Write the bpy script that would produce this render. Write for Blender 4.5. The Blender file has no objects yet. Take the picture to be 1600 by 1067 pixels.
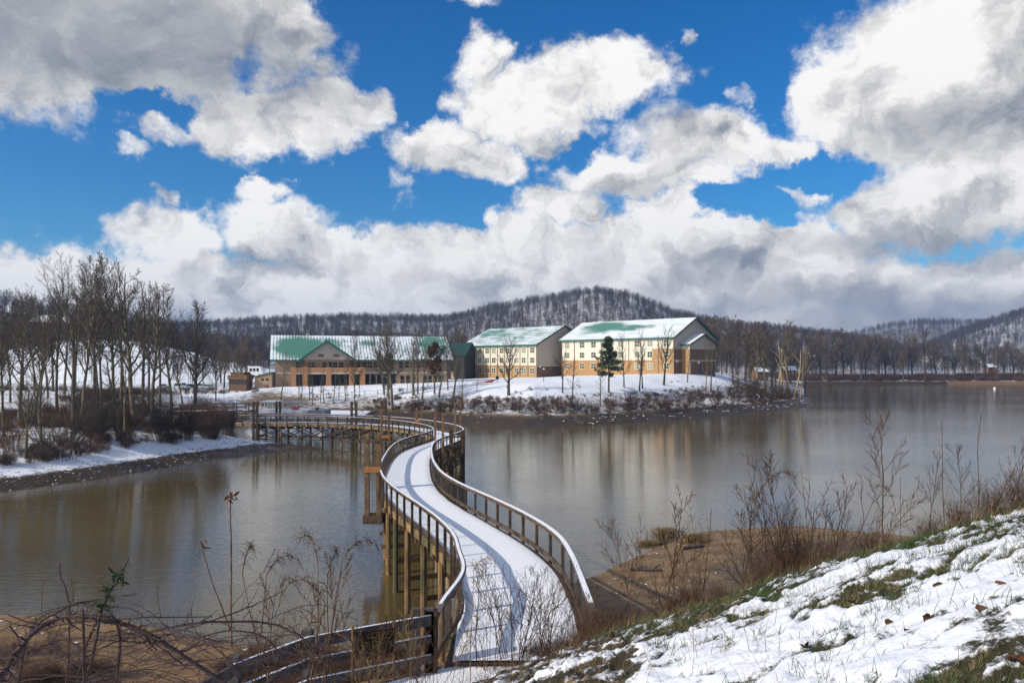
import bpy, math, random
import numpy as np
from mathutils import Vector, Matrix
R = math.radians
C = bpy.context.scene.collection
sc = bpy.context.scene

# ------------------------------------------------------------------ camera, sky, sun, exposure
F, HZ, EYE = 1200.0, 568.0, 10.5          # focal length in photo pixels, horizon row, eye height above the water
cd = bpy.data.cameras.new('camera'); cam = bpy.data.objects.new('camera', cd); C.objects.link(cam)
cam.location = (0, 0, EYE); cam.rotation_euler = (R(90), 0, 0)
cd.sensor_width = 36; cd.lens = 36*F/1600; cd.shift_y = (HZ-533.5)/1600
cd.clip_start = 0.1; cd.clip_end = 9000
sc.camera = cam
TO_SUN = Vector((-0.80, -0.42, 0.0)).normalized()
SUN_EL = R(31)
sv = Vector((TO_SUN.x*math.cos(SUN_EL), TO_SUN.y*math.cos(SUN_EL), math.sin(SUN_EL)))
sl = bpy.data.lights.new('sun', 'SUN'); sl.energy = 4.3; sl.angle = R(0.55); sl.color = (1.0, 0.93, 0.82)
so = bpy.data.objects.new('sun', sl); C.objects.link(so); so.location = (-60, -40, 80)
so.rotation_euler = (-sv).to_track_quat('-Z', 'Y').to_euler()
sc.view_settings.view_transform = 'Standard'; sc.view_settings.look = 'None'
sc.view_settings.exposure = -0.10; sc.view_settings.gamma = 1.0
sc.cycles.use_denoising = True
sc.cycles.max_bounces = 6; sc.cycles.diffuse_bounces = 2; sc.cycles.glossy_bounces = 3
sc.cycles.transparent_max_bounces = 6; sc.cycles.sample_clamp_indirect = 4

class NT:
    """small helper that writes node trees"""
    def __init__(s, tree): s.t = tree; s.n = tree.nodes; s.l = tree.links
    def new(s, kind, **kw):
        n = s.n.new(kind)
        for k, v in kw.items(): setattr(n, k, v)
        return n
    def put(s, sock, v):
        if isinstance(v, bpy.types.NodeSocket): s.l.new(v, sock)
        elif v is not None: sock.default_value = v
    def math(s, op, a, b=None, c=None, clamp=False):
        n = s.new('ShaderNodeMath', operation=op); n.use_clamp = clamp
        s.put(n.inputs[0], a); s.put(n.inputs[1], b)
        if c is not None: s.put(n.inputs[2], c)
        return n.outputs[0]
    def vmath(s, op, a, b=None, c=None):
        n = s.new('ShaderNodeVectorMath', operation=op)
        s.put(n.inputs[0], a)
        if b is not None: s.put(n.inputs[1], b)
        if c is not None: s.put(n.inputs[2], c)
        return n.outputs['Value'] if op in ('LENGTH', 'DOT_PRODUCT') else n.outputs[0]
    def sstep(s, v, lo, hi, a=0.0, b=1.0):
        n = s.new('ShaderNodeMapRange', interpolation_type='SMOOTHSTEP')
        for i, x in enumerate((v, lo, hi, a, b)): s.put(n.inputs[i], x)
        return n.outputs[0]
    def noise(s, vec, scale, detail=4, rough=0.55, dist=0.0, color=False):
        n = s.new('ShaderNodeTexNoise')
        if vec is not None: s.put(n.inputs['Vector'], vec)
        n.inputs['Scale'].default_value = scale; n.inputs['Detail'].default_value = detail
        n.inputs['Roughness'].default_value = rough; n.inputs['Distortion'].default_value = dist
        return n.outputs['Color' if color else 'Fac']
    def mix(s, f, a, b, mode='MIX'):
        n = s.new('ShaderNodeMix', data_type='RGBA', blend_type=mode)
        s.put(n.inputs[0], f)
        s.put(n.inputs[6], (*a, 1) if isinstance(a, tuple) and len(a) == 3 else a)
        s.put(n.inputs[7], (*b, 1) if isinstance(b, tuple) and len(b) == 3 else b)
        return n.outputs[2]
    def attr(s, name):
        return s.new('ShaderNodeAttribute', attribute_name=name)

# ---- world: Nishita sky with cumulus laid over it by direction
W = bpy.data.worlds.new('World'); sc.world = W; W.use_nodes = True
w = NT(W.node_tree); w.n.clear()
out = w.new('ShaderNodeOutputWorld'); bg = w.new('ShaderNodeBackground'); w.l.new(bg.outputs[0], out.inputs[0])
SKY_STRENGTH = 0.10
bg.inputs[1].default_value = SKY_STRENGTH
sky = w.new('ShaderNodeTexSky', sky_type='NISHITA'); sky.sun_disc = False
sky.sun_elevation = SUN_EL; sky.sun_rotation = math.atan2(sv.x, sv.y)
sky.air_density = 1.0; sky.dust_density = 0.3; sky.ozone_density = 3.0; sky.altitude = 200
dirn = w.new('ShaderNodeTexCoord').outputs['Generated']
sep = w.new('ShaderNodeSeparateXYZ'); w.l.new(dirn, sep.inputs[0])
az = w.math('ARCTAN2', sep.outputs[0], sep.outputs[1])
hyp = w.math('SQRT', w.math('ADD', w.math('MULTIPLY', sep.outputs[0], sep.outputs[0]), w.math('MULTIPLY', sep.outputs[1], sep.outputs[1])))
tn = w.math('DIVIDE', sep.outputs[2], w.math('MAXIMUM', hyp, 0.05))
comb = w.new('ShaderNodeCombineXYZ'); w.l.new(az, comb.inputs[0]); w.l.new(tn, comb.inputs[1])
P0 = comb.outputs[0]
def px2dir(px, py):
    a = math.atan2(px-800, F); return a, (HZ-py)/F*math.cos(a)
wc = w.noise(P0, 5.0, 6, 0.62, color=True)
wv = w.vmath('MULTIPLY', w.vmath('SUBTRACT', wc, (0.5, 0.5, 0.5)), (0.17, 0.13, 0.0))
wc2 = w.noise(P0, 22.0, 6, 0.62, color=True)
wv2 = w.vmath('MULTIPLY', w.vmath('SUBTRACT', wc2, (0.5, 0.5, 0.5)), (0.05, 0.04, 0.0))
PW = w.vmath('ADD', w.vmath('ADD', P0, wv), wv2)
def field(blobs, P):
    acc = None
    for (px, py, rx, ry, s) in blobs:
        a, t = px2dir(px, py)
        d = w.vmath('MULTIPLY', w.vmath('SUBTRACT', P, (a, t, 0)), (F/rx, F/ry, 0))
        v = w.sstep(w.vmath('LENGTH', d), 1.45, 0.25, 0.0, s)
        acc = v if acc is None else w.math('MAXIMUM', acc, v)
    return acc
CL = [(120,40,300,135,1),(330,60,190,100,1),(440,30,90,80,.85),(40,120,150,70,.95),(290,135,120,55,.8),
      (440,195,125,65,1),(520,170,80,50,1),(375,215,75,45,1),(285,215,60,28,.6),(198,244,36,20,.62),(590,165,45,45,.55),
      (930,112,125,62,1),(810,165,140,70,1),(680,230,95,42,1),(770,255,70,50,1),(760,95,50,45,.75),(860,215,60,40,.75),(1010,200,70,50,.55),
      (1105,225,150,55,1),(1205,238,70,38,1),(970,275,120,45,1),(880,325,95,35,1),(1080,285,70,35,.8),
      (1150,145,45,22,.55),(610,290,50,28,.6),(560,305,28,14,.6),(640,320,38,20,.55),(1075,50,16,22,.5),(1050,85,18,14,.45),(735,10,60,18,.5),(260,312,30,10,.55),
      (1420,130,185,135,1),(1570,60,170,150,1),(1325,120,85,85,1),(1480,215,140,65,1),
      (1500,300,150,70,1),(1590,240,130,85,1),(1400,330,110,50,1),(1250,300,60,25,.6),
      (430,355,100,55,1),(270,365,90,45,1),(410,298,50,20,.8),(230,345,45,18,.6),(30,405,90,45,1),(640,405,160,45,1),(800,390,160,62,1),
      (1045,345,70,42,1),(1000,400,220,65,1),(1180,385,190,62,1),(530,395,90,40,1)]
mask = field(CL, PW)
band = w.sstep(w.vmath('DOT_PRODUCT', PW, (0, 1, 0)), 0.165, 0.10)
mask = w.math('MAXIMUM', mask, band)
HOLES = [(385,92,34,46,.55),(1285,262,70,26,.9),(1160,318,75,20,.9),(1215,150,40,70,.5),(560,290,60,30,.6),(700,330,60,26,.7),(245,180,60,20,.7),(905,245,26,36,.6),(640,150,34,60,.6),(1180,345,60,14,.6)]
mask = w.math('SUBTRACT', mask, field(HOLES, PW))
fine = w.noise(P0, 26.0, 9, 0.64)
mask = w.math('ADD', mask, w.math('MULTIPLY', w.math('SUBTRACT', fine, 0.5), 1.15))
alpha = w.sstep(mask, 0.20, 0.74)
# cloud added over the unseen rest of the sky, to whiten the ambient light
rest = w.math('MAXIMUM', w.sstep(w.math('ABSOLUTE', az), 0.66, 0.95), w.sstep(tn, 0.52, 0.72))
alpha = w.math('MAXIMUM', alpha, w.math('MULTIPLY', rest, w.sstep(w.noise(w.vmath('MULTIPLY', dirn, (1, 1, 1.6)), 2.6, 5, .55), .47, .60)))
# billows: density at the point against density a little way towards the sun
def billow(P):
    return w.math('ADD', w.noise(P, 9.0, 7, 0.56, 0.25), w.math('MULTIPLY', w.noise(P, 30.0, 6, 0.6), 0.35))
b0 = billow(PW); b1 = billow(w.vmath('ADD', PW, (-0.018, 0.022, 0)))
rel = w.math('SUBTRACT', b0, b1)
big = w.math('SUBTRACT', w.noise(PW, 4.2, 5, .5), w.noise(w.vmath('ADD', PW, (-0.035, 0.05, 0)), 4.2, 5, .5))
rel = w.math('ADD', rel, w.math('MULTIPLY', big, 0.75))
GR = [(150,40,420,150,1),(330,110,150,60,.7),(1450,372,230,24,.75),(1560,395,120,20,.6),(1500,215,150,50,.75),(1590,150,70,90,.6),(1440,470,330,40,.9),(1330,500,140,30,.8),
      (450,405,120,22,.5),(900,470,200,25,.55),(1130,425,120,28,.7),(700,440,110,22,.55),(850,300,50,26,.4),(960,300,80,18,.4),(650,250,70,26,.45),(770,290,45,22,.4),
      (470,240,90,18,.35),(1120,260,110,22,.45),(860,230,80,26,.4),(1040,205,50,40,.5),(480,360,45,40,.45),(310,440,50,24,.4)]
grey = field(GR, PW)
# thick middles go grey-white, rims facing the light go white
soft = w.math('SUBTRACT', 1.0, w.math('MULTIPLY', grey, 0.72))
val = w.math('ADD', 0.935, w.math('MULTIPLY', w.math('MULTIPLY', rel, soft), 1.3))
val = w.math('SUBTRACT', val, w.math('MULTIPLY', grey, 0.36))
val = w.math('ADD', val, w.math('MULTIPLY', w.math('MULTIPLY', w.math('SUBTRACT', w.noise(PW, 5.0, 4), 0.5), soft), 0.36))
val = w.math('MINIMUM', w.math('MAXIMUM', val, 0.30), 1.0)
ccol = w.mix(w.sstep(val, 0.35, 0.85), (5.2, 6.1, 7.6), (11.3, 11.1, 10.8))
sc_ = w.new('ShaderNodeCombineXYZ')
ccol2 = w.vmath('SCALE', ccol); ccol2.node.inputs['Scale'].default_value = 1
w.l.new(w.math('MULTIPLY', val, w.math('ADD', 0.62, w.math('MULTIPLY', val, 0.38))), ccol2.node.inputs['Scale'])
hsv = w.new('ShaderNodeHueSaturation'); w.l.new(sky.outputs[0], hsv.inputs['Color'])
hsv.inputs['Saturation'].default_value = 1.45; hsv.inputs['Value'].default_value = 1.12
skyt = w.vmath('MULTIPLY', hsv.outputs[0], (0.50, 0.98, 1.14))
final = w.mix(alpha, skyt, ccol2)
w.l.new(final, bg.inputs[0])
W.cycles.sampling_method = 'MANUAL'; W.cycles.sample_map_resolution = 512

# ------------------------------------------------------------------ helpers
org = {}
def link(o): C.objects.link(o); return o
def tag(o, label=None, cat=None, group=None, kind=None):
    if label: o['label'] = label
    if cat: o['category'] = cat
    if group: o['group'] = group
    if kind: o['kind'] = kind
    return o
def thing(name, loc, label, cat, group=None, rz=0.0):
    o = bpy.data.objects.new(name, None); link(o); o.location = loc; o.rotation_euler = (0, 0, rz)
    o.empty_display_size = 0.3
    org[o.name] = Vector(loc)
    return tag(o, label, cat, group)
def mesh_np(name, V, faces, k, smooth=False):
    """V (n,3) array, faces (m,k) index array"""
    me = bpy.data.meshes.new(name)
    V = np.asarray(V, dtype=np.float32); faces = np.asarray(faces, dtype=np.int32)
    me.vertices.add(len(V)); me.vertices.foreach_set('co', V.ravel())
    m = len(faces)
    me.loops.add(m*k); me.loops.foreach_set('vertex_index', faces.ravel())
    me.polygons.add(m); me.polygons.foreach_set('loop_start', np.arange(0, m*k, k, dtype=np.int32))
    me.polygons.foreach_set('loop_total', np.full(m, k, dtype=np.int32))
    if smooth: me.polygons.foreach_set('use_smooth', np.ones(m, dtype=bool))
    me.update(calc_edges=True)
    return me
def obj(name, me, mat, parent=None, at=(0, 0, 0)):
    o = bpy.data.objects.new(name, me); link(o)
    if mat and not me.materials:
        for m in (mat if isinstance(mat, (list, tuple)) else [mat]): me.materials.append(m)
    if parent: o.parent = parent
    else: o.location = at
    return o
class MB:
    """collects faces of one mesh part, in world (or local) coordinates"""
    def __init__(s): s.v = []; s.f = []; s.mi = []; s.m = 0
    def add(s, vs, fs):
        b = len(s.v); s.v += [tuple(x) for x in vs]
        s.f += [tuple(b+i for i in f) for f in fs]; s.mi += [s.m]*len(fs); return s
    def box(s, c, d, rz=0.0, rx=0.0):
        x, y, z = (a/2 for a in d)
        vs = [Vector((i*x, j*y, k*z)) for k in (-1, 1) for j in (-1, 1) for i in (-1, 1)]
        M = Matrix.Rotation(rz, 3, 'Z') @ Matrix.Rotation(rx, 3, 'X')
        vs = [M @ v + Vector(c) for v in vs]
        return s.add(vs, [(0,2,3,1),(4,5,7,6),(0,1,5,4),(2,6,7,3),(0,4,6,2),(1,3,7,5)])
    def bx(s, x0, x1, y0, y1, z0, z1):
        return s.box(((x0+x1)/2, (y0+y1)/2, (z0+z1)/2), (x1-x0, y1-y0, z1-z0))
    def beam(s, p, q, wd, h, up=(0, 0, 1)):
        p = Vector(p); q = Vector(q); d = (q-p).normalized(); u = Vector(up)
        sd = d.cross(u)
        if sd.length < 1e-4: sd = Vector((1, 0, 0))
        sd.normalize(); u = sd.cross(d)
        vs = [e + sd*(a*wd/2) + u*(b*h/2) for e in (p, q) for a, b in ((-1,-1),(1,-1),(1,1),(-1,1))]
        return s.add(vs, [(3,2,1,0),(4,5,6,7),(0,1,5,4),(1,2,6,5),(2,3,7,6),(3,0,4,7)])
    def cyl(s, p, q, r, n=10, r2=None):
        p = Vector(p); q = Vector(q); d = (q-p).normalized(); r2 = r if r2 is None else r2
        u = d.orthogonal().normalized(); v = d.cross(u)
        vs = []
        for e, rr in ((p, r), (q, r2)):
            for i in range(n):
                a = 2*math.pi*i/n; vs.append(e + (u*math.cos(a) + v*math.sin(a))*rr)
        fs = [(i, (i+1) % n, n+(i+1) % n, n+i) for i in range(n)] + [tuple(range(n-1, -1, -1)), tuple(range(n, 2*n))]
        return s.add(vs, fs)
    def prism(s, poly, axis, a, b):
        """poly of 2-D points extruded along axis ('x': poly is (y,z); 'y': poly is (x,z); 'z': poly is (x,y))"""
        def mk(p, t):
            return {'x': (t, p[0], p[1]), 'y': (p[0], t, p[1]), 'z': (p[0], p[1], t)}[axis]
        n = len(poly); vs = [mk(p, a) for p in poly] + [mk(p, b) for p in poly]
        return s.add(vs, [tuple(range(n-1, -1, -1)), tuple(range(n, 2*n))] + [(i, (i+1) % n, n+(i+1) % n, n+i) for i in range(n)])
    def build(s, name, mat, parent=None, at=None, smooth=False, local=False):
        o0 = Vector((0, 0, 0))
        if not local:
            if parent is not None: o0 = org.get(parent.name, Vector((0, 0, 0)))
            elif at is not None: o0 = Vector(at)
        me = bpy.data.meshes.new(name)
        me.from_pydata([(x-o0.x, y-o0.y, z-o0.z) for x, y, z in s.v], [], s.f)
        if smooth: me.polygons.foreach_set('use_smooth', np.ones(len(me.polygons), dtype=bool))
        mats = mat if isinstance(mat, (list, tuple)) else [mat]
        for m in mats: me.materials.append(m)
        if len(mats) > 1: me.polygons.foreach_set('material_index', np.array(s.mi, dtype=np.int32))
        import bmesh
        bm = bmesh.new(); bm.from_mesh(me); bmesh.ops.recalc_face_normals(bm, faces=bm.faces); bm.to_mesh(me); bm.free()
        me.update()
        o = bpy.data.objects.new(name, me); link(o)
        if parent is not None: o.parent = parent; org[o.name] = o0
        elif at is not None: o.location = at; org[o.name] = Vector(at)
        return o
def copy_tree(o, parent=None):
    c = o.copy(); link(c)
    if parent is not None: c.parent = parent; c.matrix_parent_inverse = o.matrix_parent_inverse
    for ch in o.children: copy_tree(ch, c)
    return c

# ---- noise in numpy
def vnoise(x, y, seed=0):
    x = np.asarray(x, float); y = np.asarray(y, float)
    ix = np.floor(x).astype(np.int64); iy = np.floor(y).astype(np.int64)
    fx = x-ix; fy = y-iy; fx = fx*fx*(3-2*fx); fy = fy*fy*(3-2*fy)
    def h(a, b):
        n = (a*374761393 + b*668265263 + seed*1442695041) & 0xffffffff
        n = ((n ^ (n >> 13))*1274126177) & 0xffffffff
        n = ((n ^ (n >> 16))*2246822519) & 0xffffffff
        return ((n ^ (n >> 15)) & 0xffff)/65535.0
    return (h(ix, iy)*(1-fx)+h(ix+1, iy)*fx)*(1-fy) + (h(ix, iy+1)*(1-fx)+h(ix+1, iy+1)*fx)*fy
def fbm(x, y, sc_=1.0, oct=4, seed=0, gain=0.5):
    s = 0.0; a = 1.0; t = 0.0
    for i in range(oct):
        s = s + a*vnoise(np.asarray(x)*sc_*2**i+17.3*i, np.asarray(y)*sc_*2**i-9.1*i, seed+i); t += a; a *= gain
    return s/t
def sm(v, a, b):
    t = np.clip((v-a)/(b-a), 0, 1); return t*t*(3-2*t)

# ------------------------------------------------------------------ the shape of the land
FAR = [(-600,30),(-90,50),(-60,56),(-42,63),(-37.9,70),(-34,81.8),(-28.6,91),(-23.2,95.0),(-27,98),(-34,102),(-42,105.5),(-45,112),
       (-46,124),(-46,138),(-43,147),(-36,151),(-24,146),(-7.7,133),(2,127.5),(10.8,130),(22.8,137),(37.5,150),(57,170),(73.3,188),(79,202),
       (87,225),(100,265),(121,320),(150,394),(200,398),(263,394),(330,385),(450,360),(900,300),(5000,300),(5000,6000),(-5000,6000),(-5000,30)]
NEAR = [(-300,34),(-60,33),(-21.4,32.1),(-17.3,32),(-13.8,30.2),(-11.4,28.8),(-7.9,28.2),(-5.2,28.6),(-2.3,30.5),(1,35),(4.4,38.4),(8.05,43.9),(12.1,48.3),
        (18.6,49.6),(23,47.7),(30,43),(45,34),(80,24),(300,10),(300,-100),(-300,-100)]
CREST = [(-6,25),(-2,20),(0,17),(1.25,15),(3,12),(4.6,11),(6.7,10),(12,8.6),(25,6.5),(60,2)]
FENCE = [(-1.35,15.9),(-1.5,15.4),(-3.7,14.2),(-4.6,12.9),(-5.4,11.0),(-7.0,8.0),(-9.5,4.0),(-12,0)]
def pdist(x, y, poly, closed):
    d = np.full(x.shape, 1e9); ins = np.zeros(x.shape, bool)
    n = len(poly)
    for i in range(n if closed else n-1):
        (ax, ay), (bx_, by) = poly[i], poly[(i+1) % n]
        ex, ey = bx_-ax, by-ay
        t = np.clip(((x-ax)*ex+(y-ay)*ey)/(ex*ex+ey*ey), 0, 1)
        dd = np.hypot(x-ax-t*ex, y-ay-t*ey)
        if not closed:
            sg = np.sign(ex*(y-ay)-ey*(x-ax))
            d = np.where(dd < np.abs(d)-1e-9, dd*np.where(sg == 0, 1, sg), d)
        else:
            d = np.minimum(d, dd)
            c = ((ay > y) != (by > y))
            if ay != by: ins ^= c & (x < (bx_-ax)*(y-ay)/(by-ay)+ax)
    return np.where(ins, d, -d) if closed else d
LAYERS = {  # distance of the crest, depth of the front slope, crest height by bearing (photo column)
 'S': (330, 115, [(-400,12),(-50,15),(30,17),(100,20.5),(160,21),(220,19.5),(300,15.5),(340,12.5),(400,9),(460,6),(520,0)]),
 'W': (470, 130, [(-500,64),(-100,52),(0,43),(60,39),(120,35),(200,28),(270,22),(340,15),(450,6),(560,0)]),
 'A': (560, 200, [(200,6),(300,14),(360,19),(430,25),(560,26),(640,23),(700,17),(800,12),(1000,10),(1200,8),(1330,0)]),
 'M': (800, 280, [(-400,50),(0,50),(200,46),(330,46),(450,52),(640,52),(700,50),(760,62),(850,76),(930,82),(980,76.5),(1040,60.5),(1100,50),(1200,42),(1300,34),(1350,30),(1420,18),(1500,0)]),
 'T': (1500, 500, [(900,0),(1200,20),(1300,50),(1350,66),(1400,80),(1450,84),(1520,84),(1600,84),(1800,60),(2200,40)]),
 'D': (1000, 350, [(1380,0),(1440,24),(1500,48),(1550,61),(1600,73),(1700,90),(1900,110),(2600,120)]),
}
PLX = [-2000,-120,-62,-57,-16,7,25,41,62,90,130,170,2000]
PLZ = [3.3,3.3,3.6,4.75,5.8,6.5,7.3,8.0,8.0,6.6,3.6,2.4,2.4]
def land(x, y, full=False):
    x = np.atleast_1d(np.asarray(x, float)); y = np.atleast_1d(np.asarray(y, float))
    wob = (fbm(x, y, 0.12, 4, 5)-0.5)
    df = pdist(x, y, FAR, True) + wob*np.where(y > 120, 3.0, 2.0)
    dn = pdist(x, y, NEAR, True) + wob*1.2
    px = 800+F*x/np.maximum(y, 1)
    # far and left land
    left = 1-sm(x, -60, -30)*sm(y, 100, 118) - 0.0
    left = np.where(y > 135, 1-sm(x, -75, -55), np.where(x < -24, 1.0, left))
    Pz = np.interp(x, PLX, PLZ)
    zl = np.interp(df, [-60,-6,0,1.0,3.5,5.0,6.0,9.0,15,30], [-4,-1.4,0,0.25,0.7,1.0,1.35,2.2,3.0,3.3])
    zp = np.interp(df, [-60,-6,0,0.8,2.5,4.2,5.0], [-4,-1.4,0,0.3,0.75,1.05,1.5]) + (Pz-1.5)*sm(df, 4.0, 31)*1.0
    z = left*zl + (1-left)*zp
    z = z + np.where(df > 3, 1, 0)*(fbm(x, y, 0.22, 4, 9)-0.5)*np.interp(df, [3,8,25,60], [0,.8,.5,.25])
    z = z + 2.3*np.exp(-((x+98)/38)**2-((y-138)/26)**2)*sm(df, 5, 20)
    hill = np.zeros_like(z)
    fl = {}
    for k, (Yc, wf, tb) in LAYERS.items():
        cz = np.interp(px, [a for a, b in tb], [b for a, b in tb])
        cz = cz*(1+0.10*(fbm(px, y*0.02, 0.02, 3, 31+ord(k))-0.5))
        yc = Yc*(1+0.06*(fbm(px, px*0, 0.006, 2, 77+ord(k))-0.5))
        pr = sm(y, yc-wf, yc+wf*0.12)*(1-0.5*sm(y, yc+wf*0.15, yc+wf*1.6))
        h = cz*pr
        fl[k] = h
        hill = np.maximum(hill, h)
    z = np.where(df > 10, np.maximum(z, np.minimum(hill, z+np.maximum(df-10, 0)*0.8)), z)
    # the bank the photographer stands on
    dc = -pdist(x, y, CREST, False)
    dfe = -pdist(x, y, FENCE, False)
    dcs = pdist(x, y, CREST, False)
    beyond = np.maximum(0, dcs)
    hl = 8.7 + 0.33*x - 0.12*y - 0.011*y*y + 0.22*(fbm(x, y, 0.5, 3, 3)-0.5)
    hl = hl - 0.55*beyond*sm(beyond, 0, 2.5) - 0.008*beyond**2
    lf = np.maximum(0, pdist(x, y, [(a, b) for a, b in FENCE][::-1], False))
    bench = 4.28 - 0.50*lf*sm(lf, 0, 1.5)
    bench = np.where(y > 16.0, bench-0.55*np.maximum(0, y-16.0), bench)
    bch = np.interp(dn, [-40,-8,0,4,10,16,40], [-3,-1.3,0,0.25,0.8,1.5,2.0]) + 0.10*(fbm(x, y, 0.6, 3, 12)-0.5)*sm(dn, 0, 2)
    zn = np.maximum(np.maximum(hl, np.where(x < 4, bench, -9)), bch)
    isn = (y < 56) & (dn > -14) & (y < 52+0*x) & ((x > -60) | (y < 36))
    isn = (dn > df)
    zz = np.where(isn, zn, z)
    if not full: return zz
    return zz, dict(df=df, dn=dn, left=left, near=isn, hl=hl, beyond=beyond, bench=bench, bch=bch, lf=lf, px=px, fl=fl, hill=hill, zfar=z)
def gz(x, y): return float(land(x, y)[0])
def lumps(x, y):
    """small relief of the snow lying over the tussocks of the near bank"""
    a = fbm(x+0.25*vnoise(x*1.7, y*1.7, 4), y*1.35, 2.2, 3, 41); b = fbm(x, y, 5.5, 4, 43, .62)
    cl = sm(fbm(x, y, 0.55, 3, 47), 0.34, 0.58)
    return a, b, cl
def relief(a, b_, cl):
    rdg = sm(0.5-np.abs(a-0.5), 0.36, 0.5)
    return 0.07 - 0.12*rdg*(0.3+0.7*cl) + 0.19*(b_-0.5)*(0.30+0.9*cl)
def W3(px, py, Y): return Vector(((px-800)/F*Y, Y, EYE-(py-HZ)/F*Y))
_ys = np.exp(np.linspace(math.log(3), math.log(1500), 1600))
def hit(px, py, ymin=3.0):
    ys = _ys[_ys > ymin]
    g = land((px-800)/F*ys, ys); ray = EYE-(py-HZ)/F*ys
    i = int(np.argmax(np.maximum(g, 0) >= ray))
    Y = float(ys[i]); return Vector(((px-800)/F*Y, Y, float(g[i])))

# ------------------------------------------------------------------ materials
def material(name, rough=0.8, spec=0.3):
    m = bpy.data.materials.new(name); m.use_nodes = True
    t = NT(m.node_tree); b = m.node_tree.nodes['Principled BSDF']
    b.inputs['Roughness'].default_value = rough; b.inputs['Specular IOR Level'].default_value = spec
    return m, t, b
def bump(t, b, h, strength, dist):
    n = t.new('ShaderNodeBump'); n.inputs['Strength'].default_value = strength; n.inputs['Distance'].default_value = dist
    t.put(n.inputs['Height'], h); t.l.new(n.outputs[0], b.inputs['Normal'])
def coords(t, kind='Object'): return t.new('ShaderNodeTexCoord').outputs[kind]
def wpos(t): return t.new('ShaderNodeNewGeometry').outputs['Position']
def mottled(name, a, b_, scale, rough=0.85, spec=0.25, c=None, bs=0.0, bd=0.01, vary=0.0, stretch=None):
    """two-tone noise material; c is a third tone at a larger scale; vary shifts value per object"""
    m, t, b = material(name, rough, spec)
    P = wpos(t)
    if stretch: P = t.vmath('MULTIPLY', P, stretch)
    n = t.noise(P, scale, 5, 0.6)
    col = t.mix(t.sstep(n, 0.35, 0.65), a, b_)
    if c: col = t.mix(t.sstep(t.noise(P, scale*0.21, 3), 0.45, 0.65), col, c)
    if vary:
        oi = t.new('ShaderNodeObjectInfo')
        h = t.new('ShaderNodeHueSaturation'); t.l.new(col, h.inputs['Color'])
        t.l.new(t.math('ADD', 1-vary, t.math('MULTIPLY', oi.outputs['Random'], 2*vary)), h.inputs['Value']); col = h.outputs[0]
    t.l.new(col, b.inputs['Base Color'])
    if bs: bump(t, b, n, bs, bd)
    return m
def plain(name, col, rough=0.6, spec=0.4, metal=0.0, emit=None):
    m, t, b = material(name, rough, spec); b.inputs['Base Color'].default_value = (*col, 1); b.inputs['Metallic'].default_value = metal
    return m
M = {}
M['snow'] = mottled('snow', (0.80,0.82,0.86), (0.90,0.91,0.93), 3.0, 0.7, 0.3, bs=0.15, bd=0.02)
M['wood'] = mottled('weathered_wood', (0.060,0.040,0.027), (0.125,0.086,0.058), 9.0, 0.85, 0.2, c=(0.04,0.028,0.02), bs=0.3, bd=0.004, vary=0.15)
M['wood_dark'] = mottled('dark_timber', (0.05,0.036,0.026), (0.10,0.07,0.048), 8.0, 0.85, 0.2, vary=0.15)
M['wood_warm'] = mottled('warm_timber', (0.13,0.075,0.038), (0.24,0.145,0.075), 7.0, 0.85, 0.2, c=(0.13,0.08,0.045), vary=0.15)
M['pile'] = mottled('pile_timber', (0.17,0.105,0.05), (0.32,0.20,0.09), 6.0, 0.85, 0.2, c=(0.08,0.075,0.04), vary=0.2, stretch=(1,1,0.3))
M['wood_grey'] = mottled('grey_fence_wood', (0.065,0.058,0.058), (0.125,0.113,0.113), 9.0, 0.85, 0.2, c=(0.05,0.04,0.035))
M['cap'] = mottled('cap_rail_wood', (0.13,0.092,0.085), (0.23,0.18,0.17), 8.0, 0.8, 0.25, c=(0.08,0.055,0.05))
M['wire'] = plain('galvanised_wire', (0.10,0.10,0.10), 0.5, 0.4, 0.5)
M['bark'] = mottled('olive_bark', (0.095,0.082,0.052), (0.20,0.172,0.11), 5.0, 0.9, 0.15, vary=0.25, stretch=(1,1,0.25))
M['bark_pale'] = mottled('pale_bark', (0.26,0.21,0.115), (0.42,0.35,0.20), 3.0, 0.9, 0.15, c=(0.17,0.13,0.08), vary=0.15, stretch=(1,1,0.25))
M['bark_dark'] = mottled('dark_bark', (0.05,0.042,0.034), (0.115,0.095,0.07), 5.0, 0.9, 0.15, vary=0.25, stretch=(1,1,0.25))
M['twig'] = mottled('twigs', (0.07,0.055,0.042), (0.135,0.105,0.078), 2.0, 0.9, 0.1, vary=0.25)
M['twig_far'] = mottled('far_twigs', (0.045,0.040,0.040), (0.105,0.086,0.076), 0.15, 0.9, 0.1, vary=0.3)
M['twig_warm'] = mottled('sunlit_twigs', (0.085,0.064,0.046), (0.185,0.140,0.100), 0.15, 0.9, 0.1, vary=0.3)  # paler copy of the far twigs, sunlight put into the colour
M['twig_red'] = mottled('russet_twigs', (0.085,0.05,0.035), (0.17,0.105,0.07), 1.2, 0.9, 0.1, vary=0.25)
M['weed'] = mottled('dry_weed_stems', (0.062,0.036,0.026), (0.155,0.095,0.062), 9.0, 0.9, 0.1, vary=0.3)
M['weed_tan'] = mottled('tan_stems', (0.24,0.155,0.075), (0.40,0.28,0.14), 9.0, 0.9, 0.1, vary=0.2)
M['cane'] = mottled('purple_brown_cane', (0.022,0.011,0.012), (0.06,0.028,0.027), 20.0, 0.6, 0.35, vary=0.2)
M['leaf_green'] = mottled('dark_green_leaf', (0.010,0.020,0.008), (0.03,0.05,0.016), 30.0, 0.6, 0.3)
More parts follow.
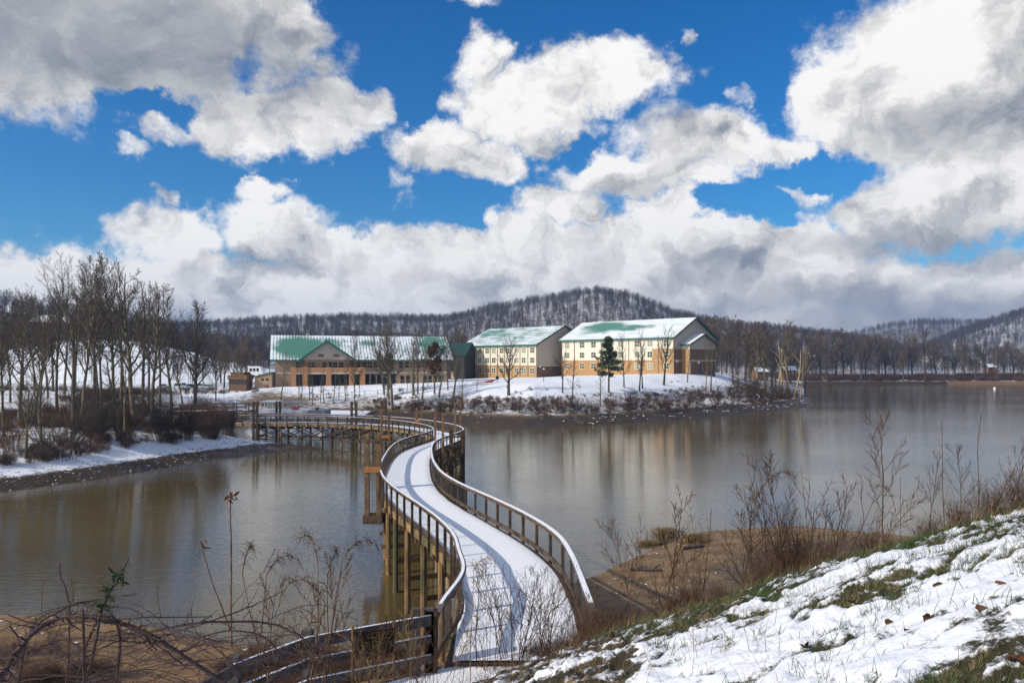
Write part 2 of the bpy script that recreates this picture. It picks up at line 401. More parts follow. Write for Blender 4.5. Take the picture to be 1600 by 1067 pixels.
M['leaf_rust'] = mottled('rust_leaf', (0.07,0.028,0.014), (0.16,0.06,0.024), 25.0, 0.8, 0.2, vary=0.3)
M['needle'] = mottled('pine_needles', (0.022,0.042,0.014), (0.07,0.095,0.03), 1.5, 0.8, 0.2)
M['ivy'] = mottled('ivy_green', (0.02,0.035,0.012), (0.055,0.065,0.022), 2.0, 0.8, 0.2)
M['grass'] = mottled('winter_grass', (0.022,0.050,0.014), (0.075,0.125,0.032), 5.0, 0.7, 0.25, c=(0.17,0.15,0.06))
M['grass_dry'] = mottled('dry_grass', (0.20,0.13,0.06), (0.34,0.24,0.11), 4.0, 0.85, 0.15, c=(0.13,0.075,0.04))
M['rock'] = mottled('dark_rock', (0.05,0.045,0.04), (0.16,0.14,0.12), 2.0, 0.9, 0.2, bs=0.5, bd=0.05)
def snowy_rock():
    m, t, b = material('snowy_rock', .85, .2); P = wpos(t)
    nz = t.new('ShaderNodeSeparateXYZ'); t.l.new(t.new('ShaderNodeNewGeometry').outputs['Normal'], nz.inputs[0])
    f = t.sstep(t.math('ADD', nz.outputs[2], t.math('MULTIPLY', t.math('SUBTRACT', t.noise(P, 1.1, 4), .5), 2.4)), .80, 1.1)
    t.l.new(t.mix(f, t.mix(t.noise(P, 3, 4), (.035,.03,.027), (.15,.13,.11)), (.84,.86,.89)), b.inputs['Base Color']); return m
M['rock_snow'] = snowy_rock()

# ---- ground: one sheet, its mixture of snow, soil, mud and sand read from attributes laid on the land
def ground_mat():
    m, t, b = material('ground_cover', 0.85, 0.25)
    P = wpos(t)
    snow = t.attr('snow').outputs['Fac']; mud = t.attr('mud').outputs['Fac']; sand = t.attr('sand').outputs['Fac']; fr = t.attr('forest').outputs['Fac']; nr = t.attr('near').outputs['Fac']
    n1 = t.noise(P, 0.9, 6, 0.65); n2 = t.noise(P, 5.0, 5, 0.65); n3 = t.noise(P, 0.12, 4, 0.6); nf = t.noise(P, 34.0, 4, 0.6)
    soil = t.mix(t.sstep(n1, .38, .62), (0.105,0.070,0.042), (0.21,0.150,0.088))
    soil = t.mix(t.sstep(n2, .45, .7), soil, (0.27,0.19,0.10))
    soil = t.mix(t.math('MULTIPLY', nr, t.sstep(n2, .36, .5)), soil, (0.040,0.034,0.018))
    leaf = t.mix(t.sstep(n1, .35, .65), (0.10,0.068,0.046), (0.17,0.115,0.078))
    col = t.mix(fr, soil, leaf)
    mudc = t.mix(t.sstep(n2, .35, .65), (0.022,0.014,0.008), (0.068,0.042,0.023))
    mudc = t.mix(t.sstep(n1, .55, .7), mudc, (0.13,0.09,0.055))
    col = t.mix(mud, col, mudc)
    sn = t.mix(t.sstep(n1, .35, .65), (0.15,0.088,0.038), (0.30,0.18,0.08))
    sn = t.mix(t.sstep(nf, .5, .75), sn, (0.15,0.10,0.055))
    col = t.mix(sand, col, sn)
    k = t.math('ADD', t.math('MULTIPLY', n1, .34), t.math('ADD', t.math('MULTIPLY', n2, .34), t.math('ADD', t.math('MULTIPLY', n3, .16), t.math('MULTIPLY', nf, .16))))
    thr = t.math('SUBTRACT', t.math('ADD', 0.5, t.math('MULTIPLY', t.math('SUBTRACT', snow, 0.5), 0.46)), k)
    sf = t.sstep(thr, -0.035, 0.035)
    sf = t.math('MINIMUM', sf, t.sstep(snow, 0.0, 0.06))
    col = t.mix(sf, col, t.mix(t.sstep(n2, .3, .7), (0.80,0.82,0.86), (0.90,0.91,0.93)))
    t.l.new(col, b.inputs['Base Color'])
    wet = t.math('MAXIMUM', t.math('MULTIPLY', mud, 0.35), t.math('MULTIPLY', sand, 0.15))
    t.l.new(t.math('SUBTRACT', 0.85, t.math('MULTIPLY', wet, t.math('SUBTRACT', 1.0, sf))), b.inputs['Roughness'])
    bump(t, b, t.math('ADD', t.math('MULTIPLY', n2, .8), t.math('ADD', t.math('MULTIPLY', sf, .35), t.math('MULTIPLY', nf, .12))), 0.6, 0.08)
    return m
M['ground'] = ground_mat()
def build_ground():
    u = np.concatenate([np.linspace(-2.6, -0.80, 60)[:-1], np.arange(-0.80, 0.80, 0.0024), np.linspace(0.80, 2.6, 60)])
    ys = [1.2]
    while ys[-1] < 2600: ys.append(ys[-1]*(1.0095 if 3 < ys[-1] < 420 else 1.02))
    ys = np.array(ys)
    U, Y = np.meshgrid(u, ys); X = U*Y
    x = X.ravel(); y = Y.ravel()
    z, q = land(x, y, True)
    df, dn, near, px = q['df'], q['dn'], q['near'], q['px']
    a, b_, cl = lumps(x, y)
    onbank = near & (q['beyond'] < 2.0) & (y < 24)
    bankw = np.where(near, sm(q['hl']-np.maximum(q['bench'], q['bch']), -0.35, 0.25)*(1-sm(q['beyond'], 0.2, 2.2)), 0)*(x > -7)
    z = z + relief(a, b_, cl)*bankw
    # far: snow everywhere but for the scrubby banks, mud along the water
    left = q['left']
    snow = np.interp(df, [0, 4, 5.5, 9, 15, 24, 34], [.10, .16, .46, .50, .54, .80, 1.0])*(1-left) + left*np.interp(df, [0, 2.4, 3.8, 5.5, 14, 30], [.04, .14, .62, .64, .50, .56])
    far = y > 250
    snow = np.where(far, 0.5, snow)
    snow = np.where(q['fl']['S'] > 4, 0.68, snow)
    snow = np.where((y > 345), np.where(q['fl']['W'] >= q['hill']-.3, 0.36, 0.48), snow)
    snow = np.where((px > 1255) & (y > 390) & (y < 470), np.interp(df, [0, 4, 9, 14, 40], [0.05, .35, .62, .42, .4]), snow)
    snow = np.where((q['fl']['T'] > 5) & (y > 1100), 0.42, snow)
    snow = np.where((q['fl']['D'] > 5) & (y > 600) & (px > 1400) & (y < 1250), 0.52, snow)
    mud = np.where(left > .5, 1-sm(df, 2.6, 4.2), 1-sm(df, 3.8, 5.6)); forest = ((y > 345) & (df > 20)).astype(float)
    brown = np.exp(-((px-420)/45)**2)*sm(y, 150, 158)*(1-sm(y, 176, 186)); snow = snow-0.30*brown
    sand = np.where((px > 1480) & (y > 330), 1-sm(df, 5, 9), 0.0)
    # near side
    rdg = sm(0.5-np.abs(a-0.5), 0.36, 0.5)
    nsnow = np.where(bankw > 0.05, bankw*np.clip(0.67 - cl*(0.14+0.42*rdg) - 0.13*rdg - 0.9*cl*np.clip(0.46-b_, 0, .2), 0, 1), 0)
    crest_in = pdist(x, y, CREST, False)
    nsnow = nsnow*(1-0.65*sm(crest_in, -1.1, 0.3))
    pathd = (q['lf'] < 0.05) & (y < 15.9) & (y > 7)
    nsnow = np.where(near & pathd & (bankw < 0.5), np.maximum(nsnow, 0.80), nsnow)
    nsnow = np.where(near & (q['lf'] > 0.3) & (y < 26) & (bankw < .1), 0.44*(1-sm(q['dn'], 3.5, 6.5)*0)*sm(q['dn'], 3.5, 6.5), nsnow)
    snow = np.where(near, nsnow, snow)
    sandn = (1-sm(z, 0.55, 1.5))*np.where(x > 0, 0.65+0.35*sm(dn, 9, 1)*0 , 1.0)
    mudn = np.where(x > -1, sm(dn, 2.5, 7)*(1-sm(z, 1.2, 2.2)), 0)*0.8
    sand = np.where(near, sandn*(1-mudn), sand); mud = np.where(near, np.maximum(mudn, 0.9*sm(-dn, 0.0, 0.5)), mud)
    forest = np.where(near, 0, forest)
    nx, ny = len(u), len(ys)
    i = np.arange(ny-1)[:, None]*nx + np.arange(nx-1)[None, :]
    fc = np.stack([i, i+1, i+nx+1, i+nx], -1).reshape(-1, 4)
    # drop what lies deep under the water
    keep = (z[fc] > -0.9).any(1)
    fc = fc[keep]
    used = np.unique(fc); rm = np.full(len(z), -1, np.int64); rm[used] = np.arange(len(used))
    V = np.stack([x, y, z], -1)[used]; fc = rm[fc]
    me = mesh_np('ground', V, fc, 4, True)
    for nme, arr in (('snow', snow), ('mud', mud), ('sand', sand), ('forest', forest), ('near', bankw)):
        at = me.attributes.new(nme, 'FLOAT', 'POINT'); at.data.foreach_set('value', np.clip(arr[used], 0, 1).astype(np.float32))
    o = obj('ground', me, M['ground']); tag(o, kind='structure'); return o
ground = build_ground()
# bed under everything so that no edge shows
mb = MB(); mb.box((0, 1330, -3.2), (13800, 2700, 0.4)); tag(mb.build('lake_bed', M['rock']), kind='structure')

def water_mat():
    m, t, b = material('lake_water', 0.05, 0.6)
    P = wpos(t)
    b.inputs['IOR'].default_value = 1.5
    n3 = t.noise(P, 0.03, 3)
    t.l.new(t.mix(t.sstep(n3, .3, .7), (0.12,0.085,0.030), (0.070,0.054,0.024)), b.inputs['Base Color'])
    mp = t.vmath('MULTIPLY', P, (0.55, 1.7, 1.0))
    w1 = t.noise(mp, 1.5, 3, 0.55, 0.4); w2 = t.noise(t.vmath('MULTIPLY', P, (0.35, 1.0, 1.0)), 0.42, 2, 0.5, 0.3); w3 = t.noise(mp, 4.5, 2, 0.5)
    gust = t.sstep(t.noise(t.vmath('MULTIPLY', P, (0.4, 1.0, 1.0)), 0.035, 3), .38, .62, .55, 1.0)
    h = t.math('MULTIPLY', gust, t.math('ADD', t.math('MULTIPLY', w1, 0.65), t.math('ADD', t.math('MULTIPLY', w2, 0.45), t.math('MULTIPLY', w3, 0.42))))
    bump(t, b, h, 0.8, 0.028)
    return m
M['water'] = water_mat()
mb = MB(); mb.add([(-1500,2,0),(1500,2,0),(1500,900,0),(-1500,900,0)], [(0,1,2,3)]); tag(mb.build('water', M['water']), kind='structure')

# ------------------------------------------------------------------ boardwalk
CL_PTS = [(0.15,15.7),(0.12,18),(0.05,20.5),(-0.2,23),(-1.0,26.2),(-2.25,30),(-3.65,34),(-4.95,38.5),(-5.9,43.5),(-6.75,50),(-7.5,57),(-7.85,63),
          (-7.5,69),(-6.7,74.2),(-6.5,78.6),(-7.5,83.3),(-9.8,88),(-13.0,92.6),(-17.4,96.6),(-22.2,99.0),(-28.2,100.5),(-35.8,101.2)]
def catmull(P, n):
    P = [np.array(p, float) for p in P]; P = [2*P[0]-P[1]] + P + [2*P[-1]-P[-2]]
    o = []
    for i in range(1, len(P)-2):
        for k in range(n):
            t = k/n; a, b, c, d = P[i-1], P[i], P[i+1], P[i+2]
            o.append(0.5*((2*b)+(c-a)*t+(2*a-5*b+4*c-d)*t*t+(3*b-a-3*c+d)*t**3))
    o.append(P[-2]); return np.array(o)
def resample(P, step=None, n=None):
    s = np.concatenate([[0], np.cumsum(np.linalg.norm(np.diff(P, axis=0), axis=1))])
    if n is None: n = max(2, int(round(s[-1]/step))+1)
    t = np.linspace(0, s[-1], n)
    return np.stack([np.interp(t, s, P[:, k]) for k in range(P.shape[1])], -1)
cl = resample(catmull(CL_PTS, 10), 0.5)
for _ in range(3): cl[1:-1] = 0.25*cl[:-2]+0.5*cl[1:-1]+0.25*cl[2:]
cl = resample(cl, 0.5)
def deck_z(Y): return EYE - 1.05 - np.interp(Y, [15,22,28,35,43,50,60,70,80,110], [5.05,5.05,5.23,5.45,5.65,5.95,6.3,6.55,6.7,6.7])
tg = np.gradient(cl, axis=0); tg /= np.linalg.norm(tg, axis=1)[:, None]
nrm = np.stack([-tg[:, 1], tg[:, 0]], -1)                      # towards the left side
HW = 1.52
def off(d, dz=0.0, a=0, b=None):
    p = cl[a:b] + nrm[a:b]*d
    return np.stack([p[:, 0], p[:, 1], deck_z(cl[a:b, 1])+dz], -1)
def sweep(mb, path, w, h, dz=0.0, flip=False):
    """rectangular bar w wide, h high along a path of points"""
    P = np.asarray(path); T = np.gradient(P, axis=0); T[:, 2] = 0; T /= np.linalg.norm(T, axis=1)[:, None]
    N = np.stack([-T[:, 1], T[:, 0], np.zeros(len(T))], -1); U = np.array([0, 0, 1.0])
    vs = []
    for i in range(len(P)):
        for a, b in ((-1,-1),(1,-1),(1,1),(-1,1)): vs.append(P[i] + N[i]*a*w/2 + U*(dz+b*h/2))
    n = len(P); fs = [(3,2,1,0), tuple(4*(n-1)+k for k in range(4))]
    for i in range(n-1):
        for k in range(4): fs.append((4*i+k, 4*i+(k+1) % 4, 4*i+4+(k+1) % 4, 4*i+4+k))
    mb.add(vs, fs); return mb
bw = thing('boardwalk', (0.15, 15.7, float(deck_z(15.7))), 'long curving timber boardwalk on piles, its snowy deck crossing the water in an S bend', 'boardwalk')
m_, t_, b_ = material('deck_snow', 0.7, 0.3)
uv = t_.new('ShaderNodeUVMap'); sp = t_.new('ShaderNodeSeparateXYZ'); t_.l.new(uv.outputs[0], sp.inputs[0])
fr = t_.math('FRACT', t_.math('MULTIPLY', sp.outputs[0], 1/0.42))
gap = t_.math('MULTIPLY', t_.sstep(t_.math('ABSOLUTE', t_.math('SUBTRACT', fr, .5)), .05, .0), t_.sstep(t_.noise(wpos(t_), 0.9, 4), .40, .62))
t_.l.new(t_.mix(t_.math('MULTIPLY', gap, .3), (0.88,0.89,0.91), (0.55,0.50,0.46)), b_.inputs['Base Color'])
bump(t_, b_, t_.math('SUBTRACT', t_.noise(wpos(t_), 2.2, 6, .6), t_.math('MULTIPLY', gap, .8)), .35, .05)
M['deck_snow'] = m_
mb = MB(); sweep(mb, off(0, 0), 2*HW-0.1, 0.06, -0.03); deck = mb.build('deck', M['wood'], bw)
# snow lying on the deck, a thin lumpy slab with open edges
n = len(cl); ac = np.linspace(-1, 1, 15); V = []; UVs = []
for i in range(n):
    z0 = float(deck_z(cl[i, 1]))
    for k, a in enumerate(ac):
        e = (HW-0.12-0.05*vnoise(i*0.31, k*9.1, 3))
        p = cl[i]+nrm[i]*a*e
        V.append((p[0], p[1], z0+(0.045 if abs(a) < 1 else 0.004)+0.012*(float(fbm(p[0], p[1], 1.4, 2, 8))-.5))); UVs.append((i*0.5, a))
i = np.arange(n-1)[:, None]*15+np.arange(14)[None, :]
fc = np.stack([i, i+15, i+16, i+1], -1).reshape(-1, 4)[:, ::-1]
o0 = org[bw.name]; me = mesh_np('deck_snow', np.array(V)-np.array(o0), fc, 4, True)
ul = me.uv_layers.new(name='UVMap'); ul.data.foreach_set('uv', np.array(UVs, dtype=np.float32)[fc.ravel()].ravel())
obj('snow_cover', me, M['deck_snow'], deck)
mb = MB()
for s in (-1, 1): sweep(mb, off(s*(HW-0.02), 0), 0.07, 0.30, -0.19)
for s in (-0.5, 0.5): sweep(mb, off(s*HW, 0), 0.07, 0.24, -0.20)
mb.build('joist', M['pile'], bw)
for s in (1, -1):
    a0 = 0
    pth = off(s*HW, 0)
    # the left rail flares away from the deck at the shore end, as on the photograph
    if s > 0:
        k = np.arange(n)*0.5; pth[:, 0] -= 0.16*np.exp(-(k/1.5)**2) ; pth[:, 0] += 0.22*np.exp(-((k-3.2)/1.7)**2)
    mb = MB(); sweep(mb, pth, 0.15, 0.04, 1.03); cap = mb.build('handrail', M['cap'], bw)
    mb = MB(); sweep(mb, pth[1:-1], 0.115 if s < 0 else 0.075, 0.022, 1.060); mb.build('rail_snow', M['snow'], cap)
    mb = MB(); sweep(mb, pth, 0.04, 0.11, 0.945); sweep(mb, pth, 0.045, 0.14, 0.14); mb.build('side_rail', M['wood'], bw)
    mb = MB()
    for h in np.arange(0.25, 0.9, 0.055): sweep(mb, pth, 0.0045, 0.0045, h)
    mb.build('wire_infill', M['wire'], bw)
    ids = list(range(0, n, 3)) if s > 0 else list(range(1, n, 3))
    pole = MB(); post_me = None; far_mb = MB()
    for c_, i in enumerate(ids):
        q = pth[i]+np.array([nrm[i][0], nrm[i][1], 0])*s*0.065; rz = math.atan2(tg[i][1], tg[i][0])
        if c_ < 50:
            if post_me is None:
                pm = MB(); pm.box((0, 0, 0.30), (0.09, 0.09, 1.40)); first = pm.build('rail_post', M['wood'], bw, local=True); post_me = first.data; first.location = Vector(q)-o0; first.rotation_euler.z = rz
            else:
                p_ = bpy.data.objects.new('rail_post', post_me); link(p_); p_.parent = bw; p_.location = Vector(q)-o0; p_.rotation_euler.z = rz
        else: far_mb.box((q[0], q[1], q[2]+0.30), (0.09, 0.09, 1.40), rz)
    if far_mb.v:
        o = far_mb.build('rail_posts', M['wood'], bw); tag(o, kind='stuff')
# piles: rows of two, braced lengthwise
bents = list(range(11, n-2, 6))
for k, i in enumerate(bents):
    for s in (1, -1):
        p = cl[i]+nrm[i]*s*(HW-0.28); z1 = float(deck_z(cl[i, 1]))-0.33; zb = min(gz(p[0], p[1])-0.4, -0.6)
        m1 = MB(); m1.cyl((p[0], p[1], zb), (p[0], p[1], z1), 0.14, 9, 0.125); m1.build('pile', M['pile'], bw, smooth=False)
    p = cl[i]; q1 = p+nrm[i]*(HW+0.05); q2 = p-nrm[i]*(HW+0.05); z1 = float(deck_z(cl[i, 1]))-0.42
    m1 = MB(); m1.beam((q1[0], q1[1], z1), (q2[0], q2[1], z1), 0.12, 0.17); m1.build('cross_beam', M['wood_warm'] if cl[i, 1] < 70 else M['pile'], bw); m1 = MB(); zl = 1.0 if z1 > 2.0 else .8
    f = tg[i]*0.18; m1.beam((q1[0]+f[0], q1[1]+f[1], zl+0.25*(z1-2)), (q2[0]+f[0], q2[1]+f[1], zl+0.25*(z1-2)), 0.06, 0.20); m1.build('lower_beam', M['wood_warm'] if cl[i, 1] < 70 else M['pile'], bw)
    if k+1 < len(bents) and cl[i, 1] > 60:
        j = bents[k+1]
        for s in (1, -1):
            a = cl[i]+nrm[i]*s*(HW-0.12); b = cl[j]+nrm[j]*s*(HW-0.12); za = float(deck_z(cl[i, 1]))-0.55; zb_ = 0.85
            m1 = MB(); m1.beam((*a, za), (*b, zb_), 0.05, 0.13); e = nrm[i]*s*0.055
            m1.beam((a[0]+e[0], a[1]+e[1], zb_), (b[0]+e[0], b[1]+e[1], za), 0.05, 0.13); m1.beam((*(a+e*2.1), 0.75), (*(b+e*2.1), 0.75), 0.05, 0.12)
            m1.build('cross_brace', M['wood_dark'], bw)
# frames of two tall posts standing beside the boardwalk
def guide(pxa, pxb, ytop, ybot, Y, label, plate=None, rungs=(), wd=0.24, box=False, mat='wood_warm', ya2=None, hang=False):
    a = W3(pxa, ytop, Y); b = W3(pxb, ytop if ya2 is None else ya2, Y); zb = W3(pxa, ybot, Y).z if hang else min(-0.6, W3(pxa, ybot, Y).z)
    t = thing('piling_gantry', ((a.x+b.x)/2, Y, max(zb, 0)), label, 'piling gantry', 'gantries of two tall posts along the boardwalk')
    for p in (a, b):
        m1 = MB(); m1.box((p.x, Y, (p.z+zb)/2), (wd, wd, p.z-zb)); m1.build('post', M[mat], t)
    for yy in rungs:
        z = W3(pxa, yy, Y).z; m1 = MB(); m1.box(((a.x+b.x)/2, Y-wd/2-0.035, z), (abs(b.x-a.x)+wd, 0.07, 0.14)); m1.build('rung', M['wood'], t)
    if plate:
        z = W3(pxa, plate, Y).z; m1 = MB(); m1.box(((a.x+b.x)/2, Y-wd/2-0.04, z), (abs(b.x-a.x)+wd*1.1, 0.08, 0.30)); pl = m1.build('plate', M['plate'], t)
    if box:
        z = W3(pxa, ybot, Y).z+0.02
        x0, x1 = sorted((a.x, b.x)); m1 = MB()
        m1.bx(x0-wd*.6, x1+wd*.6, Y-wd/2-0.07, Y-wd/2-0.01, z, z+0.45); m1.bx(x0-wd*.6, x1+wd*.6, Y+0.55, Y+0.61, z, z+0.45)
        m1.bx(x0-wd*.6-.05, x0-wd*.6, Y-wd/2-.07, Y+.61, z, z+.45); m1.bx(x1+wd*.6, x1+wd*.6+.05, Y-wd/2-.07, Y+.61, z, z+.45); m1.bx(x0-wd*.6, x1+wd*.6, Y-.18, Y+.55, z, z+.05)
        m1.build('box', M['wood'], t)
        m1 = MB(); m1.beam((x1, Y+0.3, z+0.12), (x1+1.0, Y+0.3, z+0.12), 0.12, 0.2); m1.build('bracket', M['wood_dark'], t)
    return t
M['plate'] = mottled('orange_brown_plate', (0.30,0.12,0.04), (0.42,0.19,0.06), 6.0, 0.7, 0.3)
guide(573.5, 592, 678, 818, 40.5, 'tall gantry with an open box at its foot, at the near outer bend', plate=733, rungs=(688,), box=True, hang=True)
guide(596, 607.5, 640, 700, 87, 'post frame with an orange plate behind the near bend of the boardwalk', plate=682, ya2=648)
guide(651, 659, 637, 690, 93, 'post frame with a brown plate at rail height, where the boardwalk turns back on itself', plate=657, wd=.26)
guide(680, 692, 646, 715, 64.5, 'pair of posts just inside the tight right-hand bend of the boardwalk, the left one shorter', rungs=(), ya2=644.5, wd=.17)
guide(705, 723.5, 672, 770, 66.0, 'thick post frame standing in the water outside the right-hand bend of the boardwalk', rungs=(682,), wd=.32, ya2=672, mat='wood')
guide(711, 719.5, 630, 680, 84, 'tall slim post frame rising behind the far curve of the right-hand bend', rungs=(638,), wd=.2)
guide(549.5, 556.5, 627, 690, 97.0, 'dark ladder-like post frame by the middle of the straight far stretch of the boardwalk', rungs=(631, 647), wd=.28, mat='wood_dark')
guide(596.5, 603, 626, 680, 101.0, 'slim dark post frame beyond the boardwalk where the far stretch begins to bend', rungs=(), wd=.24, mat='wood_dark')
guide(396, 401.5, 628, 672, 99.0, 'dark post frame by the left end of the boardwalk, in front of the boat', rungs=(640, 646), wd=.26, mat='wood_dark')
guide(432, 437.5, 627, 660, 103.6, 'post frame between the boardwalk and the middle of the white boat', rungs=(), wd=.26, mat='wood_dark')

# ------------------------------------------------------------------ buildings
def brick(name, a, b_, scale=1.0):
    m, t, b = material(name, 0.85, 0.2)
    n = t.noise(wpos(t), 1.2, 4); n2 = t.noise(wpos(t), 14, 2)
    t.l.new(t.mix(t.math('MULTIPLY', t.math('ADD', n, n2), .5), a, b_), b.inputs['Base Color']); return m
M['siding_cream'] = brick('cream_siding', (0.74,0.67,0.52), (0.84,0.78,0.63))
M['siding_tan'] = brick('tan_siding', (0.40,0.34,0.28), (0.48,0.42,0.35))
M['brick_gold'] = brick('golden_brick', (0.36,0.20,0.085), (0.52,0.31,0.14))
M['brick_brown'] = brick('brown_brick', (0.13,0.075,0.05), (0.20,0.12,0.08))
M['brick_tan'] = brick('tan_brick', (0.29,0.20,0.125), (0.40,0.28,0.18))
M['brick_orange'] = brick('orange_brick', (0.40,0.19,0.085), (0.52,0.27,0.13))
M['trim_tan'] = plain('tan_trim', (0.42,0.28,0.16), 0.7)
M['trim_pale'] = plain('pale_trim', (0.62,0.57,0.48), 0.7)
M['green_trim'] = plain('green_trim', (0.03,0.13,0.09), 0.5)
M['dark_green'] = plain('dark_green_fascia', (0.012,0.045,0.035), 0.5)
M['frame_w'] = plain('cream_window_frame', (0.72,0.68,0.50), 0.6)
M['glass'] = plain('window_glass', (0.05,0.055,0.055), 0.08, 0.5)
M['glass_dark'] = plain('dark_glass', (0.018,0.018,0.020), 0.1, 0.5)
M['black'] = plain('black_void', (0.012,0.012,0.012), 0.7)
M['white'] = plain('white_paint', (0.78,0.79,0.80), 0.4)
def roof_mat(name, blobs, bias, rib=0.6, horiz=0.0, ribs=.25):
    """green standing-seam roof with snow left on it; uv = metres along and up the slope, blobs = bare patches"""
    m, t, b = material(name, 0.45, 0.4)
    uv = t.new('ShaderNodeUVMap').outputs[0]
    s = t.new('ShaderNodeSeparateXYZ'); t.l.new(uv, s.inputs[0])
    rb = t.math('ABSOLUTE', t.math('SUBTRACT', t.math('FRACT', t.math('MULTIPLY', s.outputs[0], 1/rib)), .5))
    n = t.noise(t.vmath('MULTIPLY', uv, (.35, .8, 1)), 0.55, 5, .6); n2 = t.noise(uv, 2.6, 4, .6)
    acc = None
    for (u0, v0, ru, rv, st) in blobs:
        d = t.vmath('LENGTH', t.vmath('MULTIPLY', t.vmath('SUBTRACT', uv, (u0, v0, 0)), (1/ru, 1/rv, 0)))
        v = t.sstep(d, 1.3, .4, 0, st); acc = v if acc is None else t.math('MAXIMUM', acc, v)
    k = t.math('ADD', t.math('MULTIPLY', n, .6), t.math('MULTIPLY', n2, .4))
    cov = t.math('SUBTRACT', t.math('ADD', bias, t.math('MULTIPLY', t.math('SUBTRACT', k, .5), 2.3)), acc) if acc is not None else t.math('ADD', bias, t.math('MULTIPLY', t.math('SUBTRACT', k, .5), 2.3))
    cov = t.math('SUBTRACT', cov, t.math('MULTIPLY', t.sstep(rb, .25, .48), ribs))
    if horiz:
        hb = t.math('ABSOLUTE', t.math('SUBTRACT', t.math('FRACT', t.math('MULTIPLY', s.outputs[1], 1/horiz)), .5))
        cov = t.math('SUBTRACT', cov, t.math('MULTIPLY', t.sstep(hb, .30, .46), .42))
    f = t.sstep(cov, .22, .74)
    g = t.mix(t.sstep(rb, .40, .5), (0.075,0.225,0.165), (0.04,0.14,0.10))
    t.l.new(t.mix(f, g, (0.84,0.86,0.89)), b.inputs['Base Color']); t.l.new(t.math('ADD', .45, t.math('MULTIPLY', f, .3)), b.inputs['Roughness'])
    return m
def quad_uv(name, pts, uvs, mat, parent, thick=0.18):
    """roof slab: four corners, given uv on top, extruded down along its normal"""
    p = [Vector(q) for q in pts]; nn = (p[1]-p[0]).cross(p[3]-p[0]).normalized()
    if nn.z < 0: nn = -nn
    V = [tuple(q) for q in p]+[tuple(q-nn*thick) for q in p]
    fs = [(0,1,2,3),(7,6,5,4),(0,4,5,1),(1,5,6,2),(2,6,7,3),(3,7,4,0)]
    me = bpy.data.meshes.new(name); me.from_pydata(V, [], fs); ul = me.uv_layers.new(name='UVMap')
    for pl in me.polygons:
        for li in pl.loop_indices: ul.data[li].uv = uvs[me.loops[li].vertex_index % 4]
    me.materials.append(mat); me.materials.append(M['green_trim']); me.polygons.foreach_set('material_index', np.array([0,1,1,1,1,1], dtype=np.int32))
    o = bpy.data.objects.new(name, me); link(o); o.parent = parent; return o
class Frame:
    """building frame: u along the front from the right-hand corner leftwards, w back from the front, z up from the base; all local to the Empty"""
    def __init__(s, corner, ang, base):
        s.c = Vector((corner[0], corner[1], base)); s.a = ang
        s.U = Vector((-math.cos(ang), math.sin(ang), 0)); s.Wd = Vector((math.sin(ang), math.cos(ang), 0)); s.Z = Vector((0, 0, 1))
    def __call__(s, u, w_, z): return s.U*u + s.Wd*w_ + s.Z*z
    def u_of(s, px):      # distance along the front seen in photo column px
        k = (px-800)/F; return (s.c.x - k*s.c.y)/(math.cos(s.a)+k*math.sin(s.a))
    def bx(s, mb, u0, u1, w0, w1, z0, z1):
        vs = [s(u, w_, z) for z in (z0, z1) for w_ in (w0, w1) for u in (u0, u1)]
        return mb.add(vs, [(0,2,3,1),(4,5,7,6),(0,1,5,4),(2,6,7,3),(0,4,6,2),(1,3,7,5)])
M['blind'] = plain('drawn_blind', (0.30,0.285,0.22), 0.35, 0.5); M['glass_mid'] = plain('grey_glass', (0.11,0.115,0.11), 0.12, 0.5)
wrng = random.Random(8)
def window(fr_, u, z, wd, ht, parent, cache={}, panes=2, mat=None, frame='frame_w', w0=0.0, key=''):
    mat = mat or wrng.choice([M['glass'], M['glass'], M['glass_mid'], M['blind']])
    k = (fr_.a, wd, ht, panes, frame, w0, mat.name)
    if k not in cache:
        mb = MB(); fw = 0.13
        fr_.bx(mb, -wd/2, wd/2, w0-0.06, w0-0.005, -ht/2, -ht/2+fw); fr_.bx(mb, -wd/2, wd/2, w0-0.06, w0-0.005, ht/2-fw, ht/2)
        for i in range(panes+1):
            x = -wd/2+fw/2+(wd-fw)*i/panes; fr_.bx(mb, x-fw/2, x+fw/2, w0-0.065, w0-0.005, -ht/2+fw, ht/2-fw)
        fr_.bx(mb, -wd/2+fw, wd/2-fw, w0-0.05, w0-0.005, -.05, .05)
        o = mb.build('window', M[frame], parent, local=True)
        mb = MB(); fr_.bx(mb, -wd/2+fw, wd/2-fw, w0-0.035, w0-0.004, -ht/2+fw, ht/2-fw); p = mb.build('pane', mat or M['glass'], o, local=True)
        cache[k] = (o.data, p.data); new = o
    else:
        o = bpy.data.objects.new('window', cache[k][0]); link(o); o.parent = parent
        p = bpy.data.objects.new('pane', cache[k][1]); link(p); p.parent = o; new = o
    new.location = fr_(u, 0, z); return new
def gable_walls(fr_, mb, L, D, z0, z1, rise):
    """closed body with gable ends"""
    v = [fr_(u, w_, z) for u in (0, L) for (w_, z) in ((0, z0), (D, z0), (D, z1), (D/2, z1+rise), (0, z1))]
    mb.add(v, [(0,1,2,3,4),(9,8,7,6,5),(0,4,9,5),(1,6,7,2),(2,7,8,3),(4,3,8,9)])
